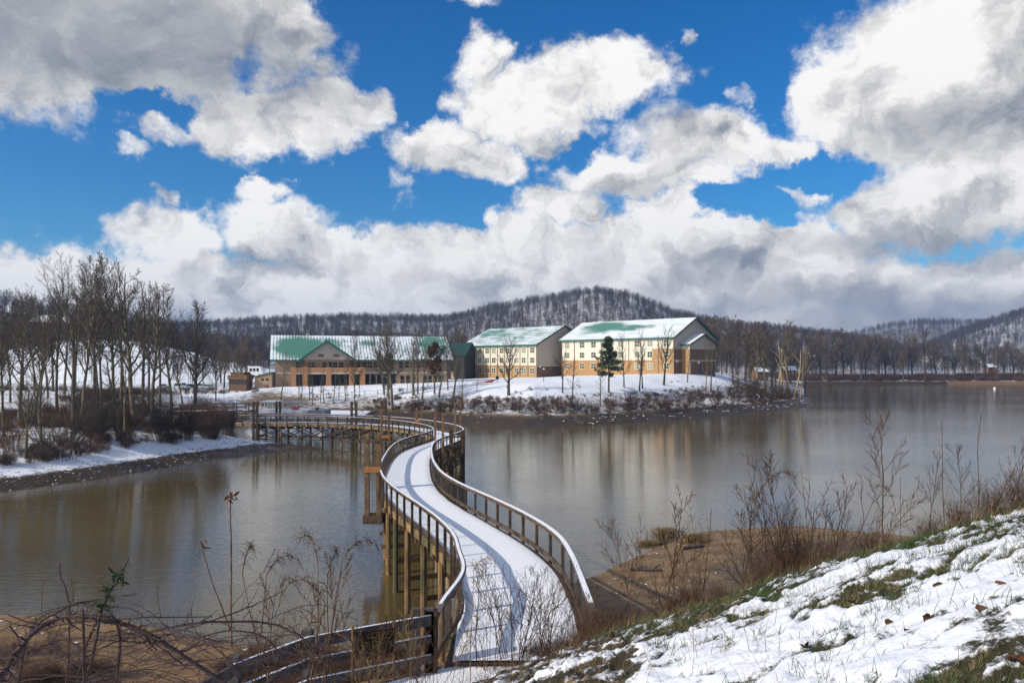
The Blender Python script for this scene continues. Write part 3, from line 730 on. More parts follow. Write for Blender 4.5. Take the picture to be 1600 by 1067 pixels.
def gable_roof(fr_, parent, L, D, z1, rise, mat, ov=0.7, ove=0.6, fascia='green_trim', end='dark_green'):
    sl_ = math.hypot(D/2, rise); k = rise/(D/2)
    for side in (0, 1):
        we = -ove if side == 0 else D+ove
        p = [fr_(L+ov, we, z1-k*ove+.2), fr_(-ov, we, z1-k*ove+.2), fr_(-ov, D/2, z1+rise+.2), fr_(L+ov, D/2, z1+rise+.2)]
        quad_uv('roof', p, [(0,0),(L+2*ov,0),(L+2*ov,sl_+ove),(0,sl_+ove)], mat, parent)
    mb = MB(); zt = z1-k*ove
    mb.beam(fr_(-ov, -ove-.05, zt-.02), fr_(L+ov, -ove-.05, zt-.02), .12, .36); g = mb.build('gutter', M[fascia], parent, local=True)
    for u in (-ov-.05,):
        mb = MB()
        mb.beam(fr_(u, -ove, zt+.06), fr_(u, D/2, z1+rise+.06), .1, .42); mb.beam(fr_(u, D/2, z1+rise+.06), fr_(u, D+ove, zt+.06), .1, .42)
        mb.build('bargeboard', M[end], parent, local=True)
DG = plain('downpipe', (0.33,0.22,0.13), .6)
# ---- dormitory on the right
def dormitory(corner, base, eave, L, D, rise, wcols, label, roofm, bay=False, brick2=()):
    H = eave-base; f = Frame(corner, R(45), base)
    t = thing('dormitory', (corner[0], corner[1], base), label, 'dormitory', 'dormitory blocks on the far lawn')
    mb = MB(); gable_walls(f, mb, L, D, 3.2, H, rise); mb.build('upper_wall', M['siding_cream'], t, local=True)
    mb = MB(); f.bx(mb, 0.0, L, 0.0, D, -2.5, 3.197); mb.build('brick_wall', M['brick_gold'], t, local=True)
    # the end wall: tan siding over dark brick, set a hand's width proud
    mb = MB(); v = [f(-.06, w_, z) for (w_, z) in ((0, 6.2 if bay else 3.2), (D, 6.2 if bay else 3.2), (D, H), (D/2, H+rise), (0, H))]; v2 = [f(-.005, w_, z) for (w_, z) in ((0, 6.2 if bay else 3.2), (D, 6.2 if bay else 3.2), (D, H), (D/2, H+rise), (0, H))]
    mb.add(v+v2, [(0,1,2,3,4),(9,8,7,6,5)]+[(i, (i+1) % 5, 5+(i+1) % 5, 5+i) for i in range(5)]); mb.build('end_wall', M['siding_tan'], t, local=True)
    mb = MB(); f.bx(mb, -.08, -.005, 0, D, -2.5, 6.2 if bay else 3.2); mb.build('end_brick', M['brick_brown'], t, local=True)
    mb = MB(); f.bx(mb, -.11, -.07, 0, D, 3.12, 3.36)
    mb.build('end_band', M['trim_pale'], t, local=True)
    mb = MB(); f.bx(mb, 0, L, -.05, -.004, 3.12, 3.36); mb.build('band', M['trim_tan'], t, local=True)
    mb = MB(); f.bx(mb, 0, L, -.04, -.004, 6.28, 6.40); mb.build('band', M['trim_pale'], t, local=True)
    for u0, u1 in brick2:
        mb = MB(); f.bx(mb, u0, u1, -.045, -.003, 3.36, 6.28); mb.build('brick_panel', M['brick_gold'], t, local=True)
    for i, px in enumerate(wcols):
        u = f.u_of(px)
        for z in (1.75, 4.85, 7.75): window(f, u, z, 1.75, 1.7, t, w0=-.045)
    us = [f.u_of(px) for px in wcols]
    for k in range(len(us)-1):
        if k % 2 == 0 or len(us) > 9:
            um = (us[k]+us[k+1])/2; mb = MB(); f.bx(mb, um-.09, um+.09, -.17, -.052, 0.0, H-.3); mb.build('downpipe', DG, t, local=True)
    mb = MB(); f.bx(mb, -.15, .06, -.15, .06, 0, H-.2); mb.build('corner_trim', M['trim_tan'], t, local=True)
    gable_roof(f, t, L, D, H, rise, roofm)
    mb = MB(); mb.box(f(-.25, 1.2, 3.0), (.45, .45, .55), R(45)); mb.build('wall_lamp', M['white'], t, local=True)
    if bay:
        g0, g1, pr = 3.7, 16.4, 2.5; zb = 7.6; rs = 2.5; gm = (g0+g1)/2
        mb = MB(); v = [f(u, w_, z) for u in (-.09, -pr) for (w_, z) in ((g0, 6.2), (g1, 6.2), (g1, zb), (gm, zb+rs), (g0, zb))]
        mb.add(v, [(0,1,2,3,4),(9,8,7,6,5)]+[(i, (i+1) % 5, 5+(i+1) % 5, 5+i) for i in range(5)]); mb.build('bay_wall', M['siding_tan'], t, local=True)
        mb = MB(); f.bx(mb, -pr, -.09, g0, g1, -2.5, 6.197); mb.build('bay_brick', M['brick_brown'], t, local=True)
        mb = MB(); f.bx(mb, -pr-.03, -.09, g0-.05, g0-.004, 0, 6.19); mb.build('bay_lit_side', M['brick_gold'], t, local=True)  # sunward face of the bay: sunlight put in as golden brick
        mb = MB(); f.bx(mb, -pr-.03, -.09, g0-.05, g0-.004, 6.2, zb); mb.build('bay_lit_side', M['siding_cream'], t, local=True)  # sunlight on the upper part of that face put in as cream siding
        mb = MB(); f.bx(mb, -pr-.06, -pr-.004, g0, g1, 3.12, 3.36); f.bx(mb, -pr-.06, -pr-.004, g0, g0+.3, 0, 3.11); mb.build('bay_band', M['trim_pale'], t, local=True)
        kk = rs/((g1-g0)/2); ov = .7
        rm2 = roof_mat('bay_roof', [], .95)
        for e in (-1, 1):
            we = gm+e*((g1-g0)/2+ov); zl = zb-kk*ov+.2
            quad_uv('bay_roof', [f(-pr-ov, we, zl), f(.4, we, zl), f(.4, gm, zb+rs+.2), f(-pr-ov, gm, zb+rs+.2)], [(0,0),(4,0),(4,6),(0,6)], rm2, t)
        mb = MB(); u = -pr-ov-.05
        mb.beam(f(u, g0-ov, zb-kk*ov+.06), f(u, gm, zb+rs+.06), .1, .42); mb.beam(f(u, gm, zb+rs+.06), f(u, g1+ov, zb-kk*ov+.06), .1, .42); mb.build('bargeboard', M['dark_green'], t, local=True)
        mb = MB(); mb.beam(f(-pr-ov, g0-ov, zb-kk*ov-.02), f(.3, g0-ov, zb-kk*ov-.02), .12, .34); mb.build('gutter', M['green_trim'], t, local=True)
        mb = MB(); f.bx(mb, -pr-.08, -pr-.004, 8.6, 10.0, 0, 2.3); d_ = mb.build('door', M['glass'], t, local=True)
        mb = MB(); f.bx(mb, -pr-.5, -pr-.004, 7.4, 7.8, 2.5, 3.0); mb.build('wall_lamp', M['white'], t, local=True)
    return t
rm1 = roof_mat('dorm_roof_green_patch', [(11.5, 8.4, 8.5, 3.4, .80), (20.0, 7.0, 8.5, 2.2, .62), (10, 5.6, 6, 2.4, .45)], .84, ribs=.4)
rm2 = roof_mat('dorm_roof_striped', [(6, 10, 6, 4, .34), (16, 8, 12, 6, .12)], .70, horiz=1.5)
dormitory((41.4, 197), 8.04, 17.4, 38, 20.4, 5.2, [886.2, 909.5, 927.4, 952, 969.9, 995.6, 1015.7, 1041.6], 'nearer cream and golden brick dormitory with a gabled bay on its shaded end', rm1, bay=True, brick2=((0.1, 6.6),))
dormitory((7.0, 221), 6.63, 16.1, 32, 24, 5.6, [729, 740.1, 749.7, 761.5, 771.5, 783.8, 793, 807.2, 818.3, 831.8], 'farther cream dormitory with a plain grey end wall, behind the round-crowned lawn tree', rm2, brick2=((28.6, 31.9),))

# ---- the two-storey hall on the left
def hall():
    base = 4.8; corner = (-16.4, 197.0); a = R(-16)
    f = Frame(corner, a, base); L = 42.4; D = 17; H = 7.05; rise = 5.6
    t = thing('lodge_hall', (*corner, base), 'long two-storey tan brick hall with a green and snowy metal roof and a central gable', 'hall')
    mb = MB(); gable_walls(f, mb, L, D, -2, H, rise); mb.build('wall', M['brick_tan'], t, local=True)
    rm = roof_mat('hall_roof', [(7, 5.5, 6.5, 5.5, .95), (14, 7.0, 5, 4, .45), (24, 7.5, 2.5, 2, .55), (41, 7.0, 5.5, 5.5, .62), (33, 4.5, 6, 3, .2)], .84, rib=.75, ribs=.42)
    gable_roof(f, t, L, D, H, rise, rm, ov=1.2, ove=.9)
    mb = MB(); f.bx(mb, 0.2, L-.2, -.06, -.004, 3.3, 3.55); mb.build('band', M['trim_pale'], t, local=True)
    uc = f.u_of(510); g = 12.8; gw = 8.6         # central gable, standing forward
    u0, u1 = f.u_of(550)-.2, f.u_of(472)+.2; um = f.u_of(510.5); pr = 2.2; gz_ = 6.6; gr_ = 4.3
    def fz(u, w_, z): return f(u, w_, z)
    mb = MB(); v = [f(u, w_, z) for w_ in (-.01, -pr) for (u, z) in ((u0, gz_), (u1, gz_), (um, gz_+gr_))]
    mb.add(v, [(0,1,2),(5,4,3),(0,3,4,1),(1,4,5,2),(2,5,3,0)]); mb.build('gable_wall', M['siding_tan'], t, local=True)
    mb = MB(); f.bx(mb, u0+.8, u1-.8, -pr+.6, -.01, 3.6, gz_-.003); mb.build('upper_front', M['brick_tan'], t, local=True)
    rmg = roof_mat('gable_roof', [(0, 5, 30, 30, .7)], .62)
    for e, ue in ((0, u0-.9), (1, u1+.9)):
        k = gr_/((u1-u0)/2); zl = gz_-.9*k+.25
        back = 6.2
        pts = [f(ue, -pr-.8, zl), f(um, -pr-.8, gz_+gr_+.25), f(um, back, gz_+gr_+.25), f(ue, -.5, zl)]
        quad_uv('gable_roof', pts, [(0,0),(0,9),(8,9),(2,0)], rmg if e else rm, t)
        mb = MB(); mb.beam(f(ue, -pr-.88, zl-.06), f(um, -pr-.88, gz_+gr_+.19), .12, .5); mb.build('bargeboard', M['green_trim'], t, local=True)
    for px in (501, 524.5):
        mb = MB(); u = f.u_of(px); f.bx(mb, u-.65, u+.65, -pr-.06, -pr-.004, gz_+.75, gz_+1.35); mb.build('gable_vent', M['brick_brown'], t, local=True)
    # ground floor: recessed dark glazing behind brick columns, balcony over
    c0, c1 = f.u_of(566), f.u_of(458)
    mb = MB(); f.bx(mb, c0, c1, -.08, -.005, 0, 3.25); mb.build('shopfront', M['glass_dark'], t, local=True)
    mb = MB(); f.bx(mb, c0-.3, c1+.3, -pr-1.2, -.1, 3.15, 3.6); mb.build('balcony_floor', M['trim_pale'], t, local=True)
    mb = MB(); f.bx(mb, c0-.3, c1+.3, -pr-1.25, -pr-1.0, 3.603, 4.75); mb.build('balcony_parapet', M['brick_orange'], t, local=True)
    for px in (458.5, 476, 512.5, 548, 564.5):
        u = f.u_of(px); mb = MB(); f.bx(mb, u-.62, u+.62, -pr-1.4, -pr-.7, -2.2, 4.85); mb.build('column', M['brick_orange'], t, local=True)
    for px, wd in ((486, 1.9), (506.5, 1.3), (519.5, 2.3), (532.5, 1.4)):
        window(f, f.u_of(px), 5.35, wd, 1.6, t, panes=2 if wd > 1.5 else 1, mat=M['glass_dark'], frame='trim_tan', w0=-pr+.59, key='g')
    for px in (466, 553, 560, 569, 578, 587): window(f, f.u_of(px), 5.4, 1.5, 1.6, t, panes=1, mat=M['glass_dark'], frame='trim_tan', w0=-.02)
    for px in (627, 636, 645, 654, 663, 672): window(f, f.u_of(px), 5.4, 1.35, 1.8, t, panes=1, mat=M['glass_dark'], frame='trim_tan', w0=-.02)
    for px in (628.5, 637.5, 646, 664, 672, 680, 688): window(f, f.u_of(px), 1.5, 1.25, 2.6, t, panes=1, mat=M['glass_dark'], frame='trim_tan', w0=-.02)
    mb = MB(); f.bx(mb, f.u_of(618), f.u_of(570), -.03, -.003, 0, 3.1); mb.build('shopfront', M['glass_dark'], t, local=True)
    for px in (578, 588, 598, 608): 
        mb = MB(); u = f.u_of(px); f.bx(mb, u-.2, u+.2, -.10, -.035, 0, 3.1); mb.build('mullion', M['brick_tan'], t, local=True)
    mb = MB(); u = f.u_of(421); f.bx(mb, u-.08, u+.08, -.2, -.01, 0, H-.3); mb.build('downpipe', M['black'], t, local=True)
    for px in (505.5, 537):
        u = f.u_of(px); mb = MB(); zz = H+rise*(7.2/8.5)
        for d in (-.45, .45): f.bx(mb, u+d-.18, u+d+.18, 7.0, 7.3, zz-.4, zz+.9)
    for px in (504, 507, 535.5, 538.5):
        u = f.u_of(px); mb = MB(); zz = H+rise*(6.2/8.5); f.bx(mb, u-.2, u+.2, 6.0, 6.4, zz-.3, zz+1.0); mb.build('roof_vent', M['white'], t, local=True)
    return t
hall()
# ---- smaller buildings
def shed(name, c, rz, sx, sy, h, rise, label, cat, wm, rmat, base=None):
    z0 = gz(c[0], c[1]) if base is None else base
    t = thing(name, (c[0], c[1], z0), label, cat); f = Frame((0, 0), 0, 0)
    t.rotation_euler.z = rz
    f.c = Vector((0, 0, 0)); f2 = lambda u, w_, z: Vector((sx/2-u, -sy/2+w_, z))
    class G(Frame):
        def __call__(s, u, w_, z): return f2(u, w_, z)
    g = G((0, 0), 0, 0)
    mb = MB(); gable_walls(g, mb, sx, sy, -2.5, h, rise); mb.build('wall', wm, t, local=True)
    k = rise/(sy/2)
    for e in (0, 1):
        we = -.5 if e == 0 else sy+.5
        quad_uv('roof', [g(sx+.5, we, h-.5*k+.2), g(-.5, we, h-.5*k+.2), g(-.5, sy/2, h+rise+.2), g(sx+.5, sy/2, h+rise+.2)], [(0,0),(sx,0),(sx,sy/2),(0,sy/2)], rmat, t)
    mb = MB(); mb.bx(-sx*.25, -sx*.05, -sy/2-.06, -sy/2-.004, .9, 2.1); w_ = mb.build('window', M['glass_dark'], t, local=True)
    mb = MB(); mb.bx(sx*.1, sx*.1+1.0, -sy/2-.06, -sy/2-.004, 0, 2.1); mb.build('door', M['trim_tan'], t, local=True)
    return t
M['annex_shade'] = plain('shaded_annex_wall', (.03,.026,.024), .8)  # annex wall: its shadow is put into this near-black colour
rs_ = roof_mat('shed_roof_snow', [], .95); rg_ = roof_mat('dark_roof', [(5, 2, 30, 30, .9)], .5)
pz = W3(77, 502, 392); shed('hill_house', (pz.x-1.0, 392), R(-14), 13, 9, 3.0, 3.4, 'low house with a snowy roof on the wooded hill, half hidden by trunks', 'house', M['brick_brown'], rs_, pz.z-3.5)
pz = W3(106, 504, 388); shed('hill_house', (pz.x, 388), R(12), 14, 9, 2.8, 3.2, 'second snow-roofed house on the wooded hill, beside the tall forked trunk', 'house', M['brick_brown'], rs_, pz.z-3.5)
shed('lodge_annex', (-17.8, 238), R(-20), 11, 10, 7.2, 3.6, 'dark-roofed annex peeping out between the hall and the farther dormitory', 'annex', M['annex_shade'], M['dark_green'], 6.0)
# brown timber kiosk and low flat-roofed store beside the hall
p = hit(370, 600); Yk = 182
def kiosk():
    x0, x1 = W3(355.5, 0, Yk).x, W3(385.5, 0, Yk).x; z0 = W3(0, 601, Yk).z; z1 = W3(0, 593, Yk).z; z2 = W3(0, 586, Yk).z; z3 = W3(0, 581.5, Yk).z
    t = thing('kiosk', ((x0+x1)/2, Yk, z0), 'small brown timber-clad kiosk with a stepped top left of the hall', 'kiosk')
    mb = MB(); mb.bx(x0, x1, Yk, Yk+5, z1, z2); mb.build('upper_wall', M['wood_warm'], t)
    mb = MB(); mb.bx(x0+.7, x1-.7, Yk+.2, Yk+4.8, z2+.003, z3); mb.build('parapet', M['wood_warm'], t)
    mb = MB(); mb.bx(x0+.2, x1-.2, Yk+.3, Yk+4.7, z0-1.5, z1-.003); mb.build('base_wall', M['brick_brown'], t)
    for i in range(5):
        xx = x0+.5+i*(x1-x0-1)/4; mb = MB(); mb.bx(xx-.32, xx+.32, Yk+.22, Yk+.296, z0+.1, z1-.15); mb.build('window', M['glass'], t)
    x0, x1 = W3(402.5, 0, 186).x, W3(419, 0, 181).x
    t = thing('store_shed', ((x0+x1)/2, 184, 4.6), 'low tan flat-topped store against the left end of the hall', 'shed')
    z2 = W3(0, 586, 184).z
    mb = MB(); mb.add([(x0, 184, 3), (x1-.1, 184, 3), (x1-.1, 188, 3), (x0, 188, 3), (x0, 184, z2-.5), (x1-.1, 184, z2+.5), (x1-.1, 188, z2+.5), (x0, 188, z2-.5)], [(3,2,1,0),(4,5,6,7),(0,1,5,4),(1,2,6,5),(2,3,7,6),(3,0,4,7)]); mb.build('wall', M['brick_tan'], t)
    mb = MB(); mb.add([(x0-.3, 183.7, z2-.5), (x1-.1, 183.7, z2+.55), (x1-.1, 188.3, z2+.55), (x0-.3, 188.3, z2-.5), (x0-.3, 183.7, z2-.3), (x1-.1, 183.7, z2+.75), (x1-.1, 188.3, z2+.75), (x0-.3, 188.3, z2-.3)], [(3,2,1,0),(4,5,6,7),(0,1,5,4),(1,2,6,5),(2,3,7,6),(3,0,4,7)]); mb.build('roof', M['green_trim'], t)
    for px in (410, 417.5):
        mb = MB(); xx = W3(px, 0, 184).x; mb.bx(xx-.3, xx+.3, 183.94, 183.996, z2-1.3, z2-.8); mb.build('vent', M['black'], t)
kiosk()

# ------------------------------------------------------------------ trees
def tubes(branches, sides_of):
    """branches: list of (points (n,3), radii (n,), level) -> one vertex array and quad array"""
    groups = {}
    for p, r, l in branches: groups.setdefault((len(p), sides_of(l)), []).append((p, r))
    Vs = []; Fs = []; b = 0
    for (n, k), L in groups.items():
        P = np.array([x[0] for x in L]); Rr = np.array([x[1] for x in L])
        T = np.gradient(P, axis=1); T /= np.linalg.norm(T, axis=2)[..., None]+1e-9
        ref = np.where(np.abs(T[..., 2:3]) > .9, np.array([1., 0, 0]), np.array([0, 0, 1.]))
        Un = np.cross(T, ref); Un /= np.linalg.norm(Un, axis=2)[..., None]+1e-9; Vn = np.cross(T, Un)
        a = np.arange(k)*2*np.pi/k
        ring = P[:, :, None, :] + Rr[:, :, None, None]*(np.cos(a)[None, None, :, None]*Un[:, :, None, :]+np.sin(a)[None, None, :, None]*Vn[:, :, None, :])
        B = len(L); Vs.append(ring.reshape(-1, 3))
        i = (b + np.arange(B)[:, None, None]*n*k + np.arange(n-1)[None, :, None]*k + np.arange(k)[None, None, :])
        j = (b + np.arange(B)[:, None, None]*n*k + np.arange(n-1)[None, :, None]*k + ((np.arange(k)+1) % k)[None, None, :])
        Fs.append(np.stack([i, j, j+k, i+k], -1).reshape(-1, 4)); b += B*n*k
    return np.concatenate(Vs), np.concatenate(Fs)
def unit(v): return v/(np.linalg.norm(v)+1e-9)
def grow(rng, p, d, L, r, lev, S, out):
    n = S['seg'][lev]; pts = [p]; dirs = [d]
    for i in range(n):
        d = unit(d + rng.normal(0, S['wob'][lev], 3) + np.array([0, 0, S['trop'][lev]])); p = p + d*(L/n); pts.append(p); dirs.append(d)
    t = np.linspace(0, 1, n+1); rad = r*(1-(1-S['tip'][lev])*t**S.get('pw', 1.0))
    out.append((np.array(pts), rad, lev))
    if lev+1 >= len(S['seg']): return
    k = S['num'][lev]; k = max(1, int(k*rng.uniform(.8, 1.2))); ph = rng.uniform(0, 6.28)
    for c in range(k):
        tt = S['t0'][lev] + (S.get('t1', (.98,)*9)[lev]-S['t0'][lev])*((c+rng.uniform(0, .9))/k)
        f = tt*n; i = min(int(f), n-1); q = pts[i]+(pts[i+1]-pts[i])*(f-i); dd = dirs[i+1]
        ph += 2.4+rng.uniform(-.4, .4); a = S['ang'][lev]*rng.uniform(.7, 1.3)
        u = unit(np.cross(dd, np.array([.31, .52, .8]))); v = np.cross(dd, u)
        cd_ = unit(dd*math.cos(a)+(u*math.cos(ph)+v*math.sin(ph))*math.sin(a))
        sh = S['shape'](tt) if lev == 0 else (1.15-.75*tt)
        cl_ = L*S['len'][lev]*sh*rng.uniform(.75, 1.25)
        cr = max(S['rmin'], min(np.interp(tt, t, rad)*.72, r*S['rad'][lev]*(.55+.45*sh)))
        grow(rng, q, cd_, cl_, cr, lev+1, S, out)
SPEC = {
 # tall woodland trees, clear stems, upswept crowns
 'wood': dict(seg=(12,6,4,2), wob=(.035,.09,.13,.16), trop=(.03,.10,.07,.04), tip=(.12,.2,.35,.6), num=(24,11,8), t0=(.32,.22,.15), ang=(.70,.62,.65), len=(.36,.42,.48), rad=(.42,.42,.5), rmin=.014, shape=lambda t: 1.25-.95*t),
 'fork': dict(seg=(10,8,5,2), wob=(.04,.07,.12,.16), trop=(.02,.14,.08,.04), tip=(.2,.12,.3,.6), num=(10,17,9), t0=(.36,.15,.15), ang=(.42,.66,.65), len=(.62,.26,.42), rad=(.62,.38,.5), rmin=.014, shape=lambda t: 1.2-.55*t),
 'slim': dict(seg=(11,4,2), wob=(.03,.10,.16), trop=(.02,.10,.05), tip=(.12,.25,.6), num=(22,6), t0=(.30,.2), ang=(.75,.65), len=(.20,.42), rad=(.30,.5), rmin=.010, shape=lambda t: 1.2-.8*t),
 # young lawn trees: short stem, egg-shaped crown of rising limbs
 'lawn': dict(seg=(9,7,4,2), wob=(.03,.07,.12,.15), trop=(.03,.12,.08,.04), tip=(.12,.15,.3,.6), num=(17,9,6), t0=(.22,.15,.15), ang=(.78,.6,.62), len=(.50,.36,.45), rad=(.42,.42,.5), rmin=.014, shape=lambda t: 1.12-.85*t),
 # broad old trees of the far shore
 'broad': dict(seg=(6,6,5,3), wob=(.05,.10,.15,.2), trop=(.02,.09,.05,.03), tip=(.35,.2,.3,.6), num=(13,10,9), t0=(.22,.2,.15), ang=(.68,.62,.68), len=(.62,.44,.44), rad=(.55,.5,.5), rmin=.05, shape=lambda t: 1.1-.5*t),
 'tallb': dict(seg=(9,5,4,2), wob=(.04,.10,.15,.2), trop=(.02,.10,.05,.03), tip=(.2,.2,.3,.6), num=(20,10,8), t0=(.28,.2,.15), ang=(.62,.62,.68), len=(.40,.44,.44), rad=(.45,.5,.5), rmin=.045, shape=lambda t: 1.15-.7*t),
 'snag': dict(seg=(9,6,3), wob=(.06,.12,.15), trop=(.0,.12,.05), tip=(.3,.25,.5), num=(7,6), t0=(.35,.3), ang=(.55,.6), len=(.32,.3), rad=(.5,.5), rmin=.03, shape=lambda t: 1.1-.6*t),
 'hill': dict(seg=(5,3,2), wob=(.04,.1,.15), trop=(.02,.12,.06), tip=(.25,.3,.6), num=(17,7), t0=(.36,.2), ang=(.80,.7), len=(.40,.45), rad=(.45,.55), rmin=.062, shape=lambda t: 1.2-.8*t),
}
tree_meshes = {}
def tree_mesh(kind, seed, r0, split=True):
    key = (kind, seed, r0, split)
    if key in tree_meshes: return tree_meshes[key]
    rng = np.random.default_rng(seed); S = SPEC[kind]; out = []
    grow(rng, np.zeros(3)-np.array([0, 0, .02]), unit(np.array([rng.normal(0, .03), rng.normal(0, .03), 1])), 1.0, r0, 0, {**S, 'rmin': S['rmin']/15}, out)
    top = max(b[0][:, 2].max() for b in out)
    out = [(p/top, r/top, l) for p, r, l in out]
    # flare of the foot, and a root below the ground
    p, r, l = out[0]; p = np.vstack([p[0]-np.array([0, 0, .04]), p]); r = np.concatenate([[r[0]*1.25], r]); r[1] *= 1.12; out[0] = (p, r, l)
    if split:
        tr = [b for b in out if b[2] <= 1]; cr = [b for b in out if b[2] > 1]
        res = (mesh_np('trunk', *tubes(tr, lambda l: 7 if l == 0 else 5), 4, True), mesh_np('crown', *tubes(cr, lambda l: 3), 4))
    else: res = (mesh_np('tree', *tubes(out, lambda l: 4 if l == 0 else 3), 4),)
    tree_meshes[key] = res; return res
name_mats = {}
def with_mat(me, mat):
    k = (me.name, mat.name)
    if k not in name_mats:
        m2 = me if not me.materials else me.copy()
        m2.materials.clear(); m2.materials.append(mat); name_mats[k] = m2
    return name_mats[k]
def tree(name, base, ztop, kind, seed, r0, label, cat='tree', group=None, bark='bark', twig='twig', lean=(0, 0), wide=1.0, split=True):
    h = ztop-base.z
    t = thing(name, (base.x, base.y, base.z-.05), label, cat, group) if split else None
    ms = tree_mesh(kind, seed, r0, split)
    if split:
        a = obj('trunk', with_mat(ms[0], M[bark]), None, t); b = obj('crown', with_mat(ms[1], M[twig]), None, t)
    else:
        t = obj(name, with_mat(ms[0], M[twig]), None, None, (base.x, base.y, base.z-.05)); tag(t, label, cat, group)
    t.scale = (h*wide, h*wide, h)
    t.rotation_euler = (lean[1], lean[0], (seed*2.39+base.x*1.7) % 6.28)
    return t
def ztop(py, Y): return EYE+(HZ-py)/F*Y
def plant(px, pb, pt, kind, seed, r0, label, Y=None, **kw):
    """tree whose foot shows at (px, pb) and whose top reaches row pt"""
    if Y is None: b = hit(px, pb, 40)
    else: b = Vector(((px-800)/F*Y, Y, gz((px-800)/F*Y, Y)))
    return tree(kw.pop('name', 'bare_tree'), b, ztop(pt, b.y), kind, seed, r0, label, **kw)

# ---- the grove on the left bank
GL = 'bare trees of the grove on the left bank'
grove = [
 (113, 86, 394, 'fork', 11, .017, 'tallest forked tree of the left grove, its stem clear to a high fork', 1.0),
 (6, 79, 470, 'wood', 12, .014, 'slender bare tree at the very left edge by the shore', .9),
 (30, 92, 455, 'wood', 13, .016, 'second bare tree in from the left edge, behind the slender one', 1.0),
 (52, 101, 440, 'fork', 14, .014, 'forked bare tree against the grey cloud over the left field', 1.1),
 (65, 78, 478, 'fork', 15, .015, 'many-limbed bare tree with low spreading limbs above the left shore brush', 1.25),
 (90, 110, 432, 'wood', 16, .013, 'bare tree just left of the tallest forked one', 1.0),
 (128, 100, 402, 'wood', 17, .014, 'bare tree whose stem stands close right of the tallest forked one', .9),
 (145, 112, 393, 'wood', 18, .013, 'high dark-topped tree in the middle of the left grove', .9),
 (160, 104, 398, 'fork', 19, .014, 'forked tree in the middle of the left grove, its crown against white cloud', .9),
 (177, 110, 393, 'wood', 20, .015, 'straight high tree right of the middle of the left grove', .8),
 (190, 120, 420, 'slim', 21, .012, 'thin bare pole of a tree behind the straight high one', 1.0),
 (212, 101, 404, 'wood', 22, .019, 'thick-stemmed high tree at the right shoulder of the left grove', .95),
 (224, 116, 428, 'slim', 23, .012, 'slim bare tree behind the thick-stemmed one', 1.2),
 (238, 96, 438, 'wood', 24, .017, 'grey-barked tree between the thick-stemmed one and the clear pole', .9),
 (267, 117, 440, 'wood', 25, .016, 'clear pole-like tree left of the parked cars, with a small rounded crown', .85),
 (306, 118, 466, 'wood', 26, .019, 'rightmost tree of the left grove, its fan crown in front of the parked cars', 1.0),
 (185, 83, 545, 'slim', 27, .020, 'short pale-stemmed tree leaning at the waterline of the left bank', 1.2),
 (196, 86, 560, 'slim', 28, .016, 'short crooked companion of the leaning pale stem', 1.3),
 (16, 120, 478, 'wood', 29, .013, 'bare tree at the left edge standing in the white field', 1.0),
 (75, 128, 470, 'wood', 30, .013, 'bare tree in the white field between two nearer forked ones', 1.0),
 (250, 128, 470, 'slim', 31, .012, 'thin tree far back between the grey-barked tree and the clear pole', 1.3),
 (285, 130, 512, 'fork', 32, .014, 'small bushy bare tree between the clear pole and the fan-crowned tree', 1.4),
 (100, 135, 450, 'slim', 33, .011, 'thin tree far back behind the tallest forked one', 1.2),
 (208, 130, 436, 'slim', 34, .011, 'thin tree far back behind the right shoulder of the grove', 1.2),
 (40, 72, 560, 'fork', 35, .016, 'low many-stemmed sapling near the shore at the left edge', 1.5),
 (150, 82, 590, 'fork', 36, .02, 'low spreading bare sapling above the brush of the left shore', 1.8),
 (-25, 84, 450, 'wood', 37, .015, 'bare tree cut by the left edge of the view', 1.0),
 (337, 150, 548, 'fork', 38, .015, 'small bare tree right of the parked cars', 1.3),
 (225, 92, 600, 'fork', 39, .02, 'low bushy bare sapling at the foot of the thick-stemmed tree', 1.6),
]
for (px, Y, pt, kind, sd, r0, lab, wd) in grove:
    plant(px, 0, pt, kind, sd, r0, lab, Y=Y, group=GL, bark='bark', twig='twig', wide=wd*1.0)
for i, (px, Y, pt) in enumerate([(-12,112,452),(37,140,455),(58,140,448),(83,142,440),(118,140,432),(153,142,425),(196,138,425),(232,138,440)]):
    plant(px, 0, pt, 'wood' if i % 3 else 'slim', 12+i % 8 if i % 3 else 21, .012, 'slender bare tree standing deep in the left grove behind the nearer stems', Y=Y, group='slender trees deep in the left grove', bark='bark', twig='twig', wide=1.0)
